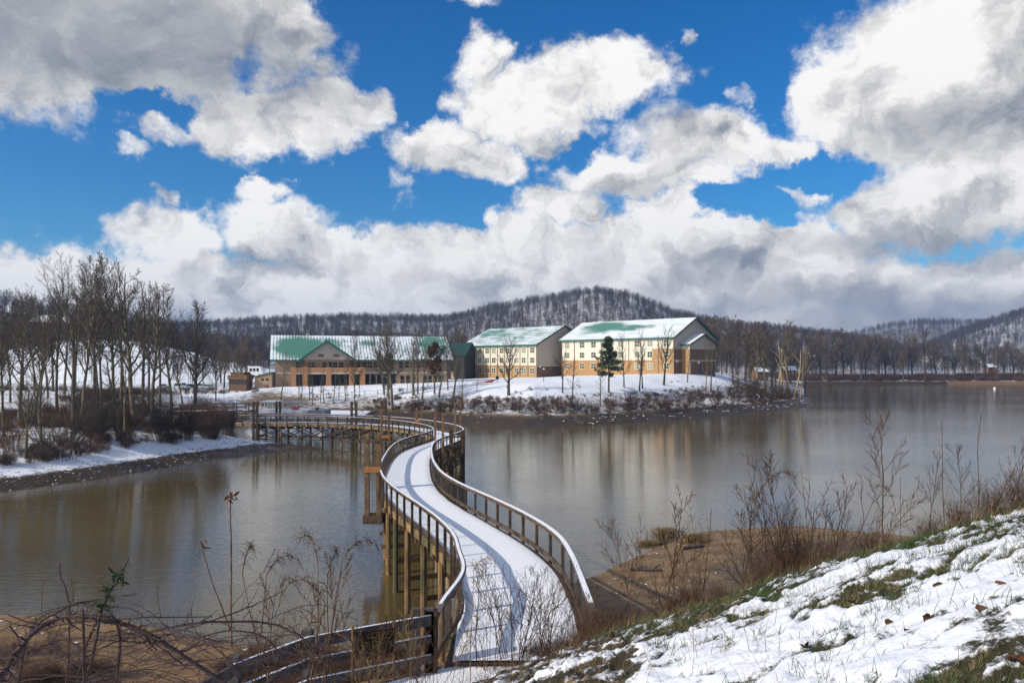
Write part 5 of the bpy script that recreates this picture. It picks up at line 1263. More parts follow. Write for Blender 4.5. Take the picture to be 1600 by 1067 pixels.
# ------------------------------------------------------------------ vehicles, lamps and small things on the far side
M['tyre'] = plain('tyre', (.015,.015,.015), .8); M['lamp_w'] = plain('lamp_glass', (.7,.7,.66), .3)
def car(px, py, rz, paint, label, cat='car', tall=1.0, L=4.5, Y=None):
    b = hit(px, py, 150) if Y is None else Vector(((px-800)/F*Y, Y, EYE-(py-HZ)/F*Y)); t = thing('parked_car', b, label, cat, 'cars parked along the left road', rz)
    h = 1.45*tall; x = L/2
    prof = [(-x, .35), (-x, .85), (-x+.25, .95), (-x*.55, 1.0*tall**.3), (-x*.28, h), (x*.55, h), (x*.85, 1.0*tall**.3), (x, .9), (x, .35)]
    mb = MB(); mb.prism(prof, 'y', -.85, .85); body = mb.build('body', paint, t, local=True)
    mb = MB(); mb.prism([(-x*.46, 1.02), (-x*.26, h-.09), (x*.5, h-.09), (x*.72, 1.02)], 'y', -.87, -.853); mb.prism([(-x*.46, 1.02), (-x*.26, h-.09), (x*.5, h-.09), (x*.72, 1.02)], 'y', .853, .87); mb.build('side_window', M['glass_dark'], t, local=True)
    mb = MB(); mb.add([(-x*.54-.02, -.7, 1.04), (-x*.54-.02, .7, 1.04), (-x*.3-.02, .66, h-.05), (-x*.3-.02, -.66, h-.05)], [(0,1,2,3)]); mb.build('windscreen', M['glass_dark'], t, local=True)
    mb = MB(); mb.bx(-x*.25, x*.52, -.75, .75, h+.002, h+.08); mb.build('roof_snow', M['snow'], t, local=True)
    for i in (-1, 1):
        for j in (-1, 1):
            mb = MB(); mb.cyl((i*x*.62, j*.87-.1, .33), (i*x*.62, j*.87+.1, .33), .33, 12); w_ = mb.build('wheel', M['tyre'], t, local=True)
            mb = MB(); mb.cyl((i*x*.62, j*(.87+.101), .33), (i*x*.62, j*(.87+.115), .33), .19, 10); mb.build('rim', M['alu'], w_, local=True)
        mb = MB(); mb.bx(-x-.03, -x+.02, i*.6-.17, i*.6+.17, .66, .82); mb.build('headlight', M['lamp_w'], t, local=True)
    return t
cp = [plain('car_paint_white', (.62,.63,.64), .35, .5), plain('car_paint_silver', (.36,.42,.42), .35, .5), plain('car_paint_dark', (.03,.04,.055), .35, .5)]
car(252, 608, R(-115), cp[0], 'pale snow-topped car facing the lake, leftmost of the cars on the left road')
car(283, 608.5, R(160), cp[1], 'silver-green van-like car right of the clear pole tree', tall=1.25, L=5.0)
car(296.5, 608, R(190), cp[2], 'dark car tucked between the silver one and the fan-crowned tree')
car(315, 608, R(170), cp[0], 'white car showing just right of the fan-crowned tree', tall=1.15)
car(326, 608.5, R(185), cp[1], 'small snow-covered car at the right end of the left road')
def camper():
    Y = 214; b = Vector(W3(401, 589, Y)); t = thing('white_bus', b, 'white bus parked on the higher ground left of the hall', 'bus'); w_ = 22/F*Y
    mb = MB(); mb.prism([(-w_/2, .5), (-w_/2, 2.7), (-w_/2+.3, 3.0), (w_/2-.7, 3.0), (w_/2-.2, 1.8), (w_/2, 1.6), (w_/2, .5)], 'y', -1.1, 1.1); mb.build('body', M['white'], t, local=True)
    for i in range(3):
        mb = MB(); x = -w_/2+.35+i*.95; mb.bx(x, x+.7, -1.14, -1.104, 1.6, 2.45); mb.build('window', M['glass_dark'], t, local=True)
    for i in (-1, 1):
        for j in (-1, 1):
            mb = MB(); mb.cyl((i*w_*.3, j*1.05-.1, .42), (i*w_*.3, j*1.05+.1, .42), .42, 12); mb.build('wheel', M['tyre'], t, local=True)
camper()
M['pole'] = plain('dark_steel_pole', (.03,.03,.03), .5)
for px, pb, pt, lab in ((271, 594, 572, 'dark lamp post standing on the snowy slope behind the pale car'), (295, 603, 567, 'tallest of the three lamp posts behind the parked cars, with a side arm'), (297.5, 598, 571, 'lamp post close right of the tallest one behind the cars')):
    b = hit(px, pb, 150); h = ztop(pt, b.y)-b.z
    t = thing('lamp_post', b, lab, 'lamp post', 'lamp posts behind the parked cars')
    mb = MB(); mb.cyl(b-Vector((0, 0, .4)), b+Vector((0, 0, h)), .09, 8, .06); mb.build('pole', M['pole'], t)
    mb = MB(); mb.box(b+Vector((.45, 0, h)), (1.0, .3, .14)); mb.build('lamp_head', M['pole'], t)
def lawn_things():
    b = hit(777, 596.5, 150); t = thing('post_sign', b, 'small dark box sign on a post left of the round-crowned lawn tree', 'sign'); h = ztop(588, b.y)-b.z
    mb = MB(); mb.cyl(b-Vector((0, 0, .3)), b+Vector((0, 0, h-.6)), .07, 8); mb.build('post', M['pole'], t)
    mb = MB(); mb.box(b+Vector((0, 0, h-.3)), (.75, .3, .75)); mb.build('box', M['black'], t)
    b = hit(849.5, 597, 150); t = thing('lamp_post', b, 'lone thin lamp post on the lawn before the end wall of the farther dormitory', 'lamp post'); h = ztop(577, b.y)-b.z
    mb = MB(); mb.cyl(b-Vector((0, 0, .3)), b+Vector((0, 0, h)), .06, 8); mb.build('pole', M['pole'], t)
    mb = MB(); mb.box(b+Vector((0, 0, h+.1)), (.4, .4, .3)); mb.build('lamp_head', M['lamp_w'], t)
    a = hit(738, 598.5, 150); c_ = hit(776, 596.5, 150); t = thing('low_brick_wall', a, 'low wedge of red brick wall let into the snowy lawn before the farther dormitory', 'wall')
    mb = MB(); d = c_-a; y = a.y; mb.prism([(a.x, a.z-.6), (a.x, a.z+.12), (a.x+d.x*.55, a.z+.35), (a.x+d.x, a.z+.85), (a.x+d.x*.6, a.z-.6)], 'y', y-.2, y+.5); mb.build('brickwork', M['brick_red'], t)
    mb = MB(); mb.beam((a.x+d.x*.55, y+.15, a.z+.4), (a.x+d.x, y+.15, a.z+.9), .75, .08); mb.build('coping', M['brick_red'], t)
    b = hit(982.5, 637, 100); t = thing('ground_box', b, 'small dark box standing in the scrub below the vase-shaped tree', 'box')
    mb = MB(); mb.bx(b.x-.5, b.x+.5, b.y-.3, b.y+.3, b.z-.3, b.z+.8); mb.build('case', M['black'], t); mb = MB(); mb.bx(b.x-.56, b.x+.56, b.y-.36, b.y+.36, b.z+.803, b.z+.87); mb.build('lid', M['pole'], t)
    # far shore bits
    b = hit(1289, 593, 300); t = thing('utility_cabinet', b, 'small yellow box-like cabinet on the far shore right of the point', 'cabinet')
    mb = MB(); mb.bx(b.x-1.3, b.x+1.3, b.y-1, b.y+1, b.z-.3, b.z+1.7); mb.build('case', M['yellow'], t); mb = MB(); mb.bx(b.x-1.4, b.x+1.4, b.y-1.1, b.y+1.1, b.z+1.703, b.z+1.85); mb.build('lid', M['trim_tan'], t)
    b = W3(1554, 607.3, 320); t = thing('mooring_buoy', (b.x, 320, 0), 'tiny white buoy afloat near the far shore at the right', 'buoy')
    mb = MB(); mb.cyl((b.x, 320, -.2), (b.x, 320, .35), .55, 12, .5); mb.cyl((b.x, 320, .35), (b.x, 320, .75), .5, 12, .12); mb.build('float', M['white'], t)
    mb = MB(); mb.cyl((b.x, 320, .75), (b.x, 320, .95), .06, 8); mb.build('ring', M['pole'], t)
M['brick_red'] = brick('red_brick', (.20,.035,.025), (.28,.06,.04)); M['yellow'] = plain('yellow_paint', (.65,.45,.03), .5)
lawn_things()
for px, py, Y, lab in ((1187, 577, 330, 'small white-roofed cabin glimpsed behind the stout-trunked tree'), (1231, 575, 340, 'pale cabin with a snowy roof behind the pale stems at the point'), (1546, 571, 440, 'white cabin among the trees of the far right shore')):
    b = W3(px, py, Y); shed('cabin', (b.x, Y), R(15), 5.5, 4, 2.2, 1.5, lab, 'cabin', M['brick_brown'], rs_, max(gz(b.x, Y), b.z-3))
# low rail fence along the top of the slope before the hall
def slope_fence():
    pts = [hit(px, py, 100) for px, py in ((470,622),(490,623),(510,621.5),(530,620),(550,618.5),(570,617),(590,616),(610,614.5),(630,613),(650,612))]
    t = thing('lawn_fence', pts[0], 'low thin post-and-rail fence crossing the snowy slope before the hall', 'fence')
    for p in pts:
        mb = MB(); mb.bx(p.x-.06, p.x+.06, p.y-.06, p.y+.06, p.z-.3, p.z+.95); mb.build('post', M['wood_dark'], t)
    mb = MB()
    for a, b in zip(pts, pts[1:]): mb.beam(a+Vector((0, -.08, .78)), b+Vector((0, -.08, .78)), .035, .06)
    mb.build('rail', M['wood_dark'], t)
slope_fence()

# ------------------------------------------------------------------ fence and notice at the near end of the boardwalk
def near_fence():
    pts = [Vector(p) for p in ((-1.62, 15.35, 0), (-3.75, 14.15, 0), (-4.65, 12.85, 0), (-5.35, 10.9, 0))]
    tops = [W3(682, 961, 15.35).z, W3(487, 995, 14.15).z, W3(371, 1037, 12.85).z, 5.45]
    t = thing('rail_fence', (-1.62, 15.35, tops[0]-1.1), 'weathered grey three-rail fence with snowy rails at the near end of the boardwalk', 'fence')
    for dz, h in ((-.10, .20), (-.48, .15), (-.86, .15)):
        mb = MB(); ms = MB()
        for i in range(3):
            a = pts[i]+Vector((0, 0, tops[i]+dz)); b = pts[i+1]+Vector((0, 0, tops[i+1]+dz)); mb.beam(a, b, .05, h); (ms.beam(a+Vector((0, 0, h/2+.009)), b+Vector((0, 0, h/2+.009)), .04, .012) if i < 2 else None)
        r = mb.build('rail', M['wood_grey'], t); ms.build('rail_snow', M['snow'], r)
    for i, p in enumerate(pts):
        mb = MB(); mb.bx(p.x-.14, p.x+.05, p.y+.03, p.y+.20, gz(p.x, p.y)-.4, tops[i]+.10); mb.build('post', M['wood_grey'], t)
        pass
    q = pts[0].lerp(pts[1], .14); mb = MB(); mb.bx(q.x-.09, q.x+.09, q.y+.03, q.y+.17, gz(q.x, q.y)-.3, tops[0]+.16); mb.build('post', M['wood_grey'], t)
    # heavy end post of the boardwalk rail
    mb = MB(); mb.bx(-1.72, -1.50, 15.38, 15.60, 3.6, W3(0, 952, 15.5).z); mb.build('post', M['wood'], t)
    # notice
    Y = 13.9; a = W3(558, 980, Y); b = W3(619, 971, Y+.55); z0 = W3(0, 1021, Y).z
    t = thing('notice_board', (a.x, Y, z0), 'dark notice board with lines of yellow lettering, hung before the fence by the boardwalk', 'sign')
    d = Vector((b.x-a.x, .40, 0)); wd = d.length; d.normalize(); nn = Vector((d.y, -d.x, 0))
    A = Vector((a.x, Y-.25, 0)); ht = (1020-981)/F*Y; zt = W3(0, 979, Y).z; tilt = (b.z-a.z)/wd*.75
    def pt(u, v, o=0): return A + d*u + nn*o + Vector((0, 0, zt-v+tilt*u))
    mb = MB(); vs = [pt(u, v, o) for o in (0, .03) for (u, v) in ((0, 0), (wd, 0), (wd, ht), (0, ht))]; mb.add(vs, [(3,2,1,0),(4,5,6,7),(0,1,5,4),(1,2,6,5),(2,3,7,6),(3,0,4,7)]); bd = mb.build('board', M['sign_dark'], t)
    mb = MB(); rg = random.Random(4)
    rows = [(.42, .95, .08), (.55, .9, .17), (.3, .70, .26), (.5, .95, .34), (.15, .80, .44), (.10, .93, .53), (.2, .96, .62), (.08, .93, .71), (.1, .85, .80), (.25, .8, .88)]
    for u0, u1, v in rows:
        u = u0
        while u < u1:
            wl = rg.uniform(.012, .022)
            if rg.random() < .84:
                k = rg.random(); hh = .045
                mb.add([pt(wd*(u+p), ht*(v+q2), .034) for p, q2 in ((0, 0), (.006, 0), (.006, hh), (0, hh))], [(0,1,2,3)])
                if k > .3: mb.add([pt(wd*(u+p), ht*(v+q2), .034) for p, q2 in ((.007, 0), (wl, 0), (wl, .011), (.007, .011))], [(0,1,2,3)])
                if k < .7: mb.add([pt(wd*(u+p), ht*(v+q2+hh-.011), .034) for p, q2 in ((.007, 0), (wl, 0), (wl, .011), (.007, .011))], [(0,1,2,3)])
            u += wl+.010
    mb.build('lettering', M['sign_yellow'], bd)
    for u in (-.03, wd+.02):
        mb = MB(); p = pt(u, -.12, .0); mb.cyl((p.x, p.y, z0-.55), p, .022, 7); mb.build('stake', M['wood_warm'], t)
M['sign_dark'] = mottled('dark_sign_paint', (.012,.009,.008), (.03,.02,.016), 9, .6, .3); M['sign_yellow'] = plain('yellow_lettering', (.55,.36,.06), .6)
near_fence()
# strip of asphalt path at the near end, part under snow
def path():
    m, t, b = material('asphalt_path', .8, .3)
    n = t.noise(wpos(t), 1.1, 5, .6); uv = t.new('ShaderNodeUVMap'); s = t.new('ShaderNodeSeparateXYZ'); t.l.new(uv.outputs[0], s.inputs[0])
    f = t.sstep(t.math('ADD', t.math('MULTIPLY', n, .5), t.math('MULTIPLY', s.outputs[1], .5)), .44, .50)
    t.l.new(t.mix(f, t.mix(t.noise(wpos(t), 40, 2), (.035,.033,.032), (.075,.07,.068)), (.86,.87,.9)), b.inputs['Base Color'])
    c_ = resample(catmull([(.35, 15.62), (-.4, 14.9), (-1.6, 14.1), (-2.9, 13.0), (-3.7, 11.4), (-4.6, 9.2)], 8), .3)
    T = np.gradient(c_, axis=0); T /= np.linalg.norm(T, axis=1)[:, None]; N = np.stack([T[:, 1], -T[:, 0]], -1)
    V = []; UV = []
    for p, n_ in zip(c_, N):
        for k in range(7):
            q = p-n_*(k/6-.5)*2.3; V.append((q[0], q[1], max(gz(q[0], q[1]), 4.05)+.03)); UV.append((0, 1-k/6))
    i = np.arange(len(c_)-1)[:, None]*7+np.arange(6)[None, :]; fc = np.stack([i, i+1, i+8, i+7], -1).reshape(-1, 4)
    me = mesh_np('path', np.array(V), fc, 4, True); ul = me.uv_layers.new(name='UVMap'); ul.data.foreach_set('uv', np.array(UV, dtype=np.float32)[fc.ravel()].ravel())
    tag(obj('path', me, m), kind='structure')
path()

# ------------------------------------------------------------------ plants in front
def stem_mesh(seed, kind):
    """dry weeds of one unit height"""
    rng = np.random.default_rng(seed); out = []; lv = []
    if kind == 'branchy':
        S = dict(seg=(10,6,3), wob=(.05,.09,.12), trop=(.03,.10,.05), tip=(.3,.4,1.1), num=(11,8), t0=(.34,.3), ang=(.62,.55), len=(.34,.42), rad=(.55,.6), rmin=.0018, shape=lambda t: 1.25-.8*t)
        grow(rng, np.zeros(3), unit(np.array([rng.normal(0, .1), rng.normal(0, .1), 1])), 1.0, .0058, 0, S, out)
    elif kind == 'shrub':
        S = dict(seg=(9,5,3), wob=(.05,.10,.14), trop=(.01,.05,.03), tip=(.3,.35,.5), num=(5,4), t0=(.30,.3), ang=(.5,.55), len=(.36,.42), rad=(.55,.6), rmin=.0021, shape=lambda t: 1.2-.6*t)
        for k in range(11):
            a = rng.uniform(0, 6.28); tl = rng.uniform(.03, .55)
            grow(rng, np.array([math.cos(a)*.05, math.sin(a)*.05, 0]), unit(np.array([math.cos(a)*tl, math.sin(a)*tl, 1])), rng.uniform(.55, 1.05), .0042, 0, S, out)
    elif kind == 'plume':      # goldenrod: bare stem, nodding feathery tip
        S = dict(seg=(10,), wob=(.03,), trop=(.01,), tip=(.4,), num=(), t0=(), ang=(), len=(), rad=(), rmin=.001, shape=None)
        grow(rng, np.zeros(3), unit(np.array([rng.normal(0, .15), rng.normal(0, .15), 1])), .86, .0045, 0, S, out)
        P = out[0][0]; side = unit(np.array([rng.normal(), rng.normal(), 0]))
        tip = [P[-1]+side*s_*.17+np.array([0, 0, .14*s_*(1-s_*.75)*2]) for s_ in np.linspace(0, 1, 7)]
        out.append((np.array(tip), np.linspace(.003, .001, 7), 1))
        for q in tip[1:]:
            for k in range(9):
                d = unit(rng.normal(0, 1, 3)); out.append((np.array([q, q+d*.03+np.array([0, 0, .012]), q+d*.055]), np.array([.0012, .0010, .0006]), 2))
        for k in range(7):
            q = P[rng.integers(3, 10)]; d = unit(np.array([rng.normal(), rng.normal(), rng.normal(0, .5)])); out.append((np.array([q, q+d*.05, q+d*.08-np.array([0, 0, .03])]), np.array([.002, .003, .0008]), 2))
    elif kind == 'stalk':
        S = dict(seg=(12,3), wob=(.02,.1), trop=(.01,.05), tip=(.45,.4), num=(5,), t0=(.2,), ang=(.75,), len=(.22,), rad=(.5,), rmin=.0014, shape=lambda t: 1.2-.8*t)
        grow(rng, np.zeros(3), np.array([rng.normal(0, .03), 0, 1.]), 1.0, .0045, 0, S, out)
    top = max(p[:, 2].max() for p, r, l in out)
    return mesh_np('weed', *tubes([(p/top, r/top, l) for p, r, l in out], lambda l: 5 if l == 0 else 3), 4)
WM = {k: [stem_mesh(400+17*i+len(k), k) for i in range(5)] for k in ('branchy', 'shrub', 'plume', 'stalk')}
def weed(px, py, pt, kind, i, label, mat='weed', lean=0.0, Y=None, group=None, wide=1.0, name='dry_weed', cat='weed', parent_leaf=None):
    b = hit(px, py, 2.2) if Y is None else Vector(((px-800)/F*Y, Y, gz((px-800)/F*Y, Y)))
    h = ztop(pt, b.y)-b.z
    o = obj(name, with_mat(WM[kind][i % 5], M[mat]), None, None, (b.x, b.y, b.z-.02)); tag(o, label, cat, group)
    o.scale = (h*wide, h*wide, h); o.rotation_euler = (0, lean, 0)
    o.rotation_euler.rotate(Matrix.Rotation(0, 3, 'Z')); return o
G1 = 'dry weeds along the edge of the near bank'
for a in [(1036, 938, 756, 'branchy', 0, 'slender dry weed forking against the water above the sandy spit', 0), (1066, 925, 770, 'shrub', 1, 'bushy dry weed rising in front of the sandy spit', 0),
          (1003, 950, 800, 'branchy', 2, 'leafless weed leaning left at the end of the right-hand rail', -.10), (978, 955, 850, 'branchy', 3, 'short twiggy weed beside the end of the right-hand rail', 0),
          (1090, 915, 792, 'stalk', 0, 'thin straight stalk between the two weeds before the spit', .04), (1140, 900, 752, 'branchy', 4, 'tall dry weed left of the tangled bramble bush', .02),
          (1172, 890, 760, 'branchy', 1, 'weed with feathery seed heads touching the left of the bramble bush', .12), (1205, 880, 735, 'plume', 0, 'plumed weed standing in the left side of the bramble bush', .06),
          (1238, 872, 700, 'branchy', 2, 'high dark weed in the middle of the bramble bush', 0), (1262, 866, 694, 'shrub', 3, 'tallest many-stemmed weed rising from the bramble bush', 0),
          (1290, 862, 738, 'branchy', 0, 'weed with drooping tips at the right of the bramble bush', .05), (1312, 855, 745, 'plume', 1, 'plumed weed right of the bramble bush', .10),
          (1330, 850, 728, 'branchy', 3, 'weed leaning right, last of those around the bramble bush', .28), (1366, 846, 785, 'stalk', 2, 'short weed with a dark seed cup alone on the crest', 0),
          (1384, 838, 638, 'branchy', 1, 'tallest wide-branching weed on the crest with a spreading seed head', .10), (1404, 832, 742, 'stalk', 1, 'thin stalk close right of the tallest spreading weed', 0),
          (1450, 808, 700, 'branchy', 4, 'leafless weed at the left end of the brown brush by the right edge', -.06), (1476, 800, 655, 'stalk', 3, 'tall thin stalk rising from the brown brush', .03),
          (1500, 790, 690, 'branchy', 2, 'twiggy weed in the middle of the brown brush', .12), (1528, 780, 645, 'stalk', 4, 'upright stalk behind the brown brush', .05),
          (1548, 775, 668, 'branchy', 0, 'forked weed leaning right over the brown brush', .30), (1575, 765, 640, 'stalk', 0, 'long slanting stalk near the right edge', .25), (1595, 760, 660, 'branchy', 3, 'weed cut by the right edge of the view', 0)]:
    weed(*a[:6], lean=a[6], group=G1, Y=None if a[0] < 1000 else float(np.interp(a[0], [1000, 1140, 1270, 1340, 1450, 1600], [15.5, 14.2, 13.0, 12.2, 11.2, 10.2])))
# the thin leafless shrub before the snowy deck
for i, (px, py, pt, ln) in enumerate([(745,1046,880,-.12),(765,1048,905,.03),(785,1045,872,-.05),(800,1042,858,.04),(815,1044,880,.0),(830,1040,862,.10),(848,1038,888,.06),(866,1034,880,.15),(885,1028,900,.12),(902,1018,890,.05)]):
    weed(px, py, pt, 'shrub' if i % 2 else 'branchy', i, ['first','second','third','fourth','fifth','sixth','seventh','eighth','ninth','tenth'][i]+' from the left of ten leafless shrubs before the snowy deck', lean=ln, group='thin leafless shrubs in front of the deck', name='leafless_shrub', cat='shrub', wide=1.15)
def tip_leaves(pts, n, size, spread, mat, parent, seed=1, name='leaf'):
    V, f = leafcloud(np.random.default_rng(seed), pts, n, size, spread, 1.5); o = obj(name, mesh_np(name, V-np.array(parent.location)*1.0, f, 4), M[mat], parent); return o
def cane(pts, r0, r1, label, mat='cane', group=None, thorns=True, leaves=None, seed=1, name='bramble_cane', cat='bramble'):
    """pts: (px, py, Y) knots of one arching cane"""
    P = catmull([tuple(W3(*p)) for p in pts], 8); rng = np.random.default_rng(seed); n = len(P)
    P[1:-1] += rng.normal(0, .0015, (n-2, 3))
    br = [(P, np.linspace(r0, r1, n), 0)]
    if thorns:
        T = np.gradient(P, axis=0)
        for i in range(2, n-1):
            for _ in range(1):
                t = unit(T[i]); d = unit(np.cross(t, rng.normal(0, 1, 3))); r = np.interp(i, [0, n-1], [r0, r1])
                br.append((np.array([P[i], P[i]+d*(r*1.2), P[i]+d*(r+.018)+t*.004]), np.array([r*.6, r*.45, .0006]), 2))
            if rng.random() < .18:
                t = unit(T[i]); d = unit(t*.5+rng.normal(0, 1, 3)); L = rng.uniform(.05, .16); br.append((np.array([P[i], P[i]+d*L*.5, P[i]+d*L+np.array([0, 0, .02])]), np.array([r1*.8, r1*.6, r1*.4]), 2))
    V, f = tubes(br, lambda l: 6 if l == 0 else 3); at = P[0].copy()
    o = obj(name, mesh_np(name, V-at, f, 4, True), M[mat], None, at); tag(o, label, cat, group)
    if leaves:
        mat_, n_, size = leaves; idx = [int(n*q) for q in (.45, .62, .8)] if n_ > 20 else [n-1]
        V, f = leafcloud(np.random.default_rng(seed), P[idx], n_, size, .022, 1.6); obj('leaf', mesh_np('leaf', V-at, f, 4), M[mat_], o)
    return o
GB = 'bramble canes at the lower left'
cane([(-6,1075,3.1),(22,1025,3.1),(52,988,3.15),(85,968,3.2),(112,962,3.2),(168,967,3.2),(231,990,3.2),(280,1020,3.2),(350,1066,3.2),(400,1100,3.2)], .0115, .007, 'thickest purple cane arching across the lower left corner', group=GB, seed=1)
cane([(28,1070,3.3),(40,1005,3.3),(60,975,3.3),(110,946,3.35),(157,936,3.4),(213,927,3.4)], .007, .003, 'cane arching above the thickest one and ending pointed to the right', group=GB, seed=2)
cane([(20,1040,3.6),(45,990,3.6),(65,963,3.6),(105,948,3.6),(150,938,3.6)], .005, .003, 'thin twin of the pointed arching cane', group=GB, seed=3)
cane([(130,1080,3.1),(150,1000,3.1),(156,962,3.15),(168,930,3.2),(185,905,3.2),(201,871,3.25)], .006, .0035, 'upright cane with clusters of dark green leaves', group=GB, leaves=('leaf_green', 34, .018), seed=4)
cane([(60,985,3.5),(110,972,3.5),(175,969,3.5),(230,964,3.5),(332,963,3.6)], .0045, .0025, 'straight level cane pointing right over the pale sand', group=GB, seed=5)
cane([(190,1000,3.4),(241,985,3.4),(290,976,3.4),(332,971,3.4),(420,973,3.5),(472,996,3.5),(500,1030,3.5)], .006, .004, 'cane bowing right towards the grey fence', group=GB, seed=6)
cane([(200,1010,3.6),(280,985,3.6),(336,968,3.6),(400,943,3.7),(446,921,3.7)], .0045, .0025, 'cane slanting up to the right before the water', group=GB, seed=7)
cane([(104,1075,3.4),(108,1000,3.4),(109,960,3.4),(104,925,3.4),(95,900,3.4),(93,880,3.4)], .0035, .0022, 'thin crooked upright cane left of the leafy one', group=GB, seed=8)
cane([(131,1080,3.0),(131,1000,3.0),(130,952,3.0)], .006, .004, 'short straight dead stick among the canes', group=GB, thorns=False, seed=9)
cane([(180,1075,3.3),(188,1010,3.3),(182,972,3.3),(170,961,3.3),(150,975,3.3),(130,1020,3.3),(120,1075,3.3)], .006, .004, 'hooped cane bent over below the leafy one', group=GB, seed=10)
cane([(300,1000,3.5),(330,990,3.5),(370,985,3.5),(420,1000,3.5),(460,1060,3.5)], .004, .003, 'low hoop of cane before the grey fence', group=GB, seed=11)
rg = np.random.default_rng(21)
for k in range(84):
    x0 = rg.uniform(-30, 400); y0 = rg.uniform(1000, 1090); L = rg.uniform(90, 260)*(1 if rg.random() < .6 else -1); up = rg.uniform(-10, 60); Yk = rg.uniform(3.2, 6.2)
    cane([(x0, y0, Yk), (x0+L*.3, y0-up*.7, Yk), (x0+L*.65, y0-up, Yk+.1), (x0+L, y0-up*.5+rg.uniform(-10, 30), Yk+.1)], rg.uniform(.002, .0042), .0014, 'thin bramble cane in the low tangle along the bottom left', group='thin canes of the low tangle', seed=100+k)
cane([(362,1012,6.0),(361,960,6.0),(361,880,6.0),(360,800,6.0),(360.5,776,6.0)], .008, .005, 'tall straight stalk with a rust-red tuft at its tip before the water', mat='weed', thorns=False, leaves=('leaf_rust', 16, .022), seed=12, name='tall_stalk', cat='weed')
cane([(360,985,5.6),(345,945,5.6),(330,905,5.6),(315,853,5.6)], .006, .003, 'thin stalk leaning left with a rust leaf, beside the tall straight one', mat='weed', thorns=False, leaves=('leaf_rust', 8, .016), seed=13, name='leaning_stalk', cat='weed')
cane([(360,950,5.6),(385,920,5.6),(410,895,5.6),(431,856,5.6)], .005, .003, 'thin stalk leaning right beside the tall straight one', mat='weed', thorns=False, leaves=None, seed=14, name='leaning_stalk', cat='weed')
G3 = 'plumed weeds before the fence'
for i, (px, pt, ln, kd) in enumerate([(392,880,-.05,'plume'),(420,905,.05,'branchy'),(446,855,-.04,'plume'),(455,868,.04,'plume'),(472,838,.12,'plume'),(492,850,.06,'plume'),(505,870,.12,'branchy'),(520,872,.18,'plume'),(535,900,.2,'branchy'),(480,900,-.1,'branchy')]):
    weed(px, 0, pt, kd, i, ['first','second','third','fourth','fifth','sixth','seventh','eighth','ninth','tenth'][i] + ' of the feathery weeds standing before the grey fence', lean=ln, Y=8.5+.3*(i % 3), group=G3, mat='weed')
for i, (px, pt, kd) in enumerate([(540,960,'branchy'),(575,950,'shrub'),(625,948,'shrub'),(650,955,'branchy'),(672,962,'shrub'),(700,985,'branchy'),(722,960,'branchy'),(735,878,'plume')]):
    weed(px, 0, pt, kd, i+3, ['first','second','third','fourth','fifth','sixth','seventh','eighth'][i]+' from the left of the weeds around the notice board', Y=12.2+.5*(i % 3), group='tan weeds around the notice', mat='weed_tan' if i % 2 else 'weed', lean=.05*(i % 3-1))
# ---- bushes on the crest
bush(1246, 892, 165, -796, 0, 'dense tangled brown bramble bush on the crest of the near bank', mat='weed', meshes=BD, name='bramble_bush', Y=12.9, sink=.3)
bush(1198, 900, 110, -842, 1, 'low brown tangle joined to the left foot of the bramble bush', mat='weed', meshes=BD, name='bramble_bush', Y=13.2, sink=.2)
for i, (px, Y, w_, h) in enumerate([(1450,11.2,110,62),(1500,11.0,130,72),(1548,10.6,130,80),(1596,10.4,130,84),(1650,10.2,140,90)]):
    bush(px, 0, w_, h, i, ['brown brush at the left end of the heap on the crest by the right edge','second clump of the brown brush heap on the crest by the right edge','middle clump of the brown brush heap on the crest by the right edge','high clump of brown brush at the right edge','clump of brown brush cut by the right edge'][i], mat='weed', meshes=BN, name='brown_brush', Y=Y, sink=.1, group='brush heap on the crest')
nb_src = [source('near_brush', BN[i], M['weed']) for i in range(3)]
strip('slope_brush', 3200, .5, 16, 8, 30, lambda x, y, q: q['near'] & (pdist(x, y, CREST, False) > -.1) & (pdist(x, y, CREST, False) < 6.0) & ((y > 12.4) | (fbm(x, y, .8, 2, 5) > .45)), .2, .75, nb_src)
strip('fence_brush', 420, -9, -.9, 13, 22, lambda x, y, q: q['near'] & (q['lf'] > .35) & (q['lf'] < 4.5) & ~((x > -2.2) & (y > 15.6)), .2, .6, nb_src)
strip('lower_left_brush', 2600, -22, -4, 8, 31, lambda x, y, q: q['near'] & (q['lf'] > .5) & (q['dn'] > np.where(x > -9.5, 1.0, 4.2)) & ((fbm(x, y, .5, 2, 15) > .46) | (x > -9.5)), .25, .95, nb_src)
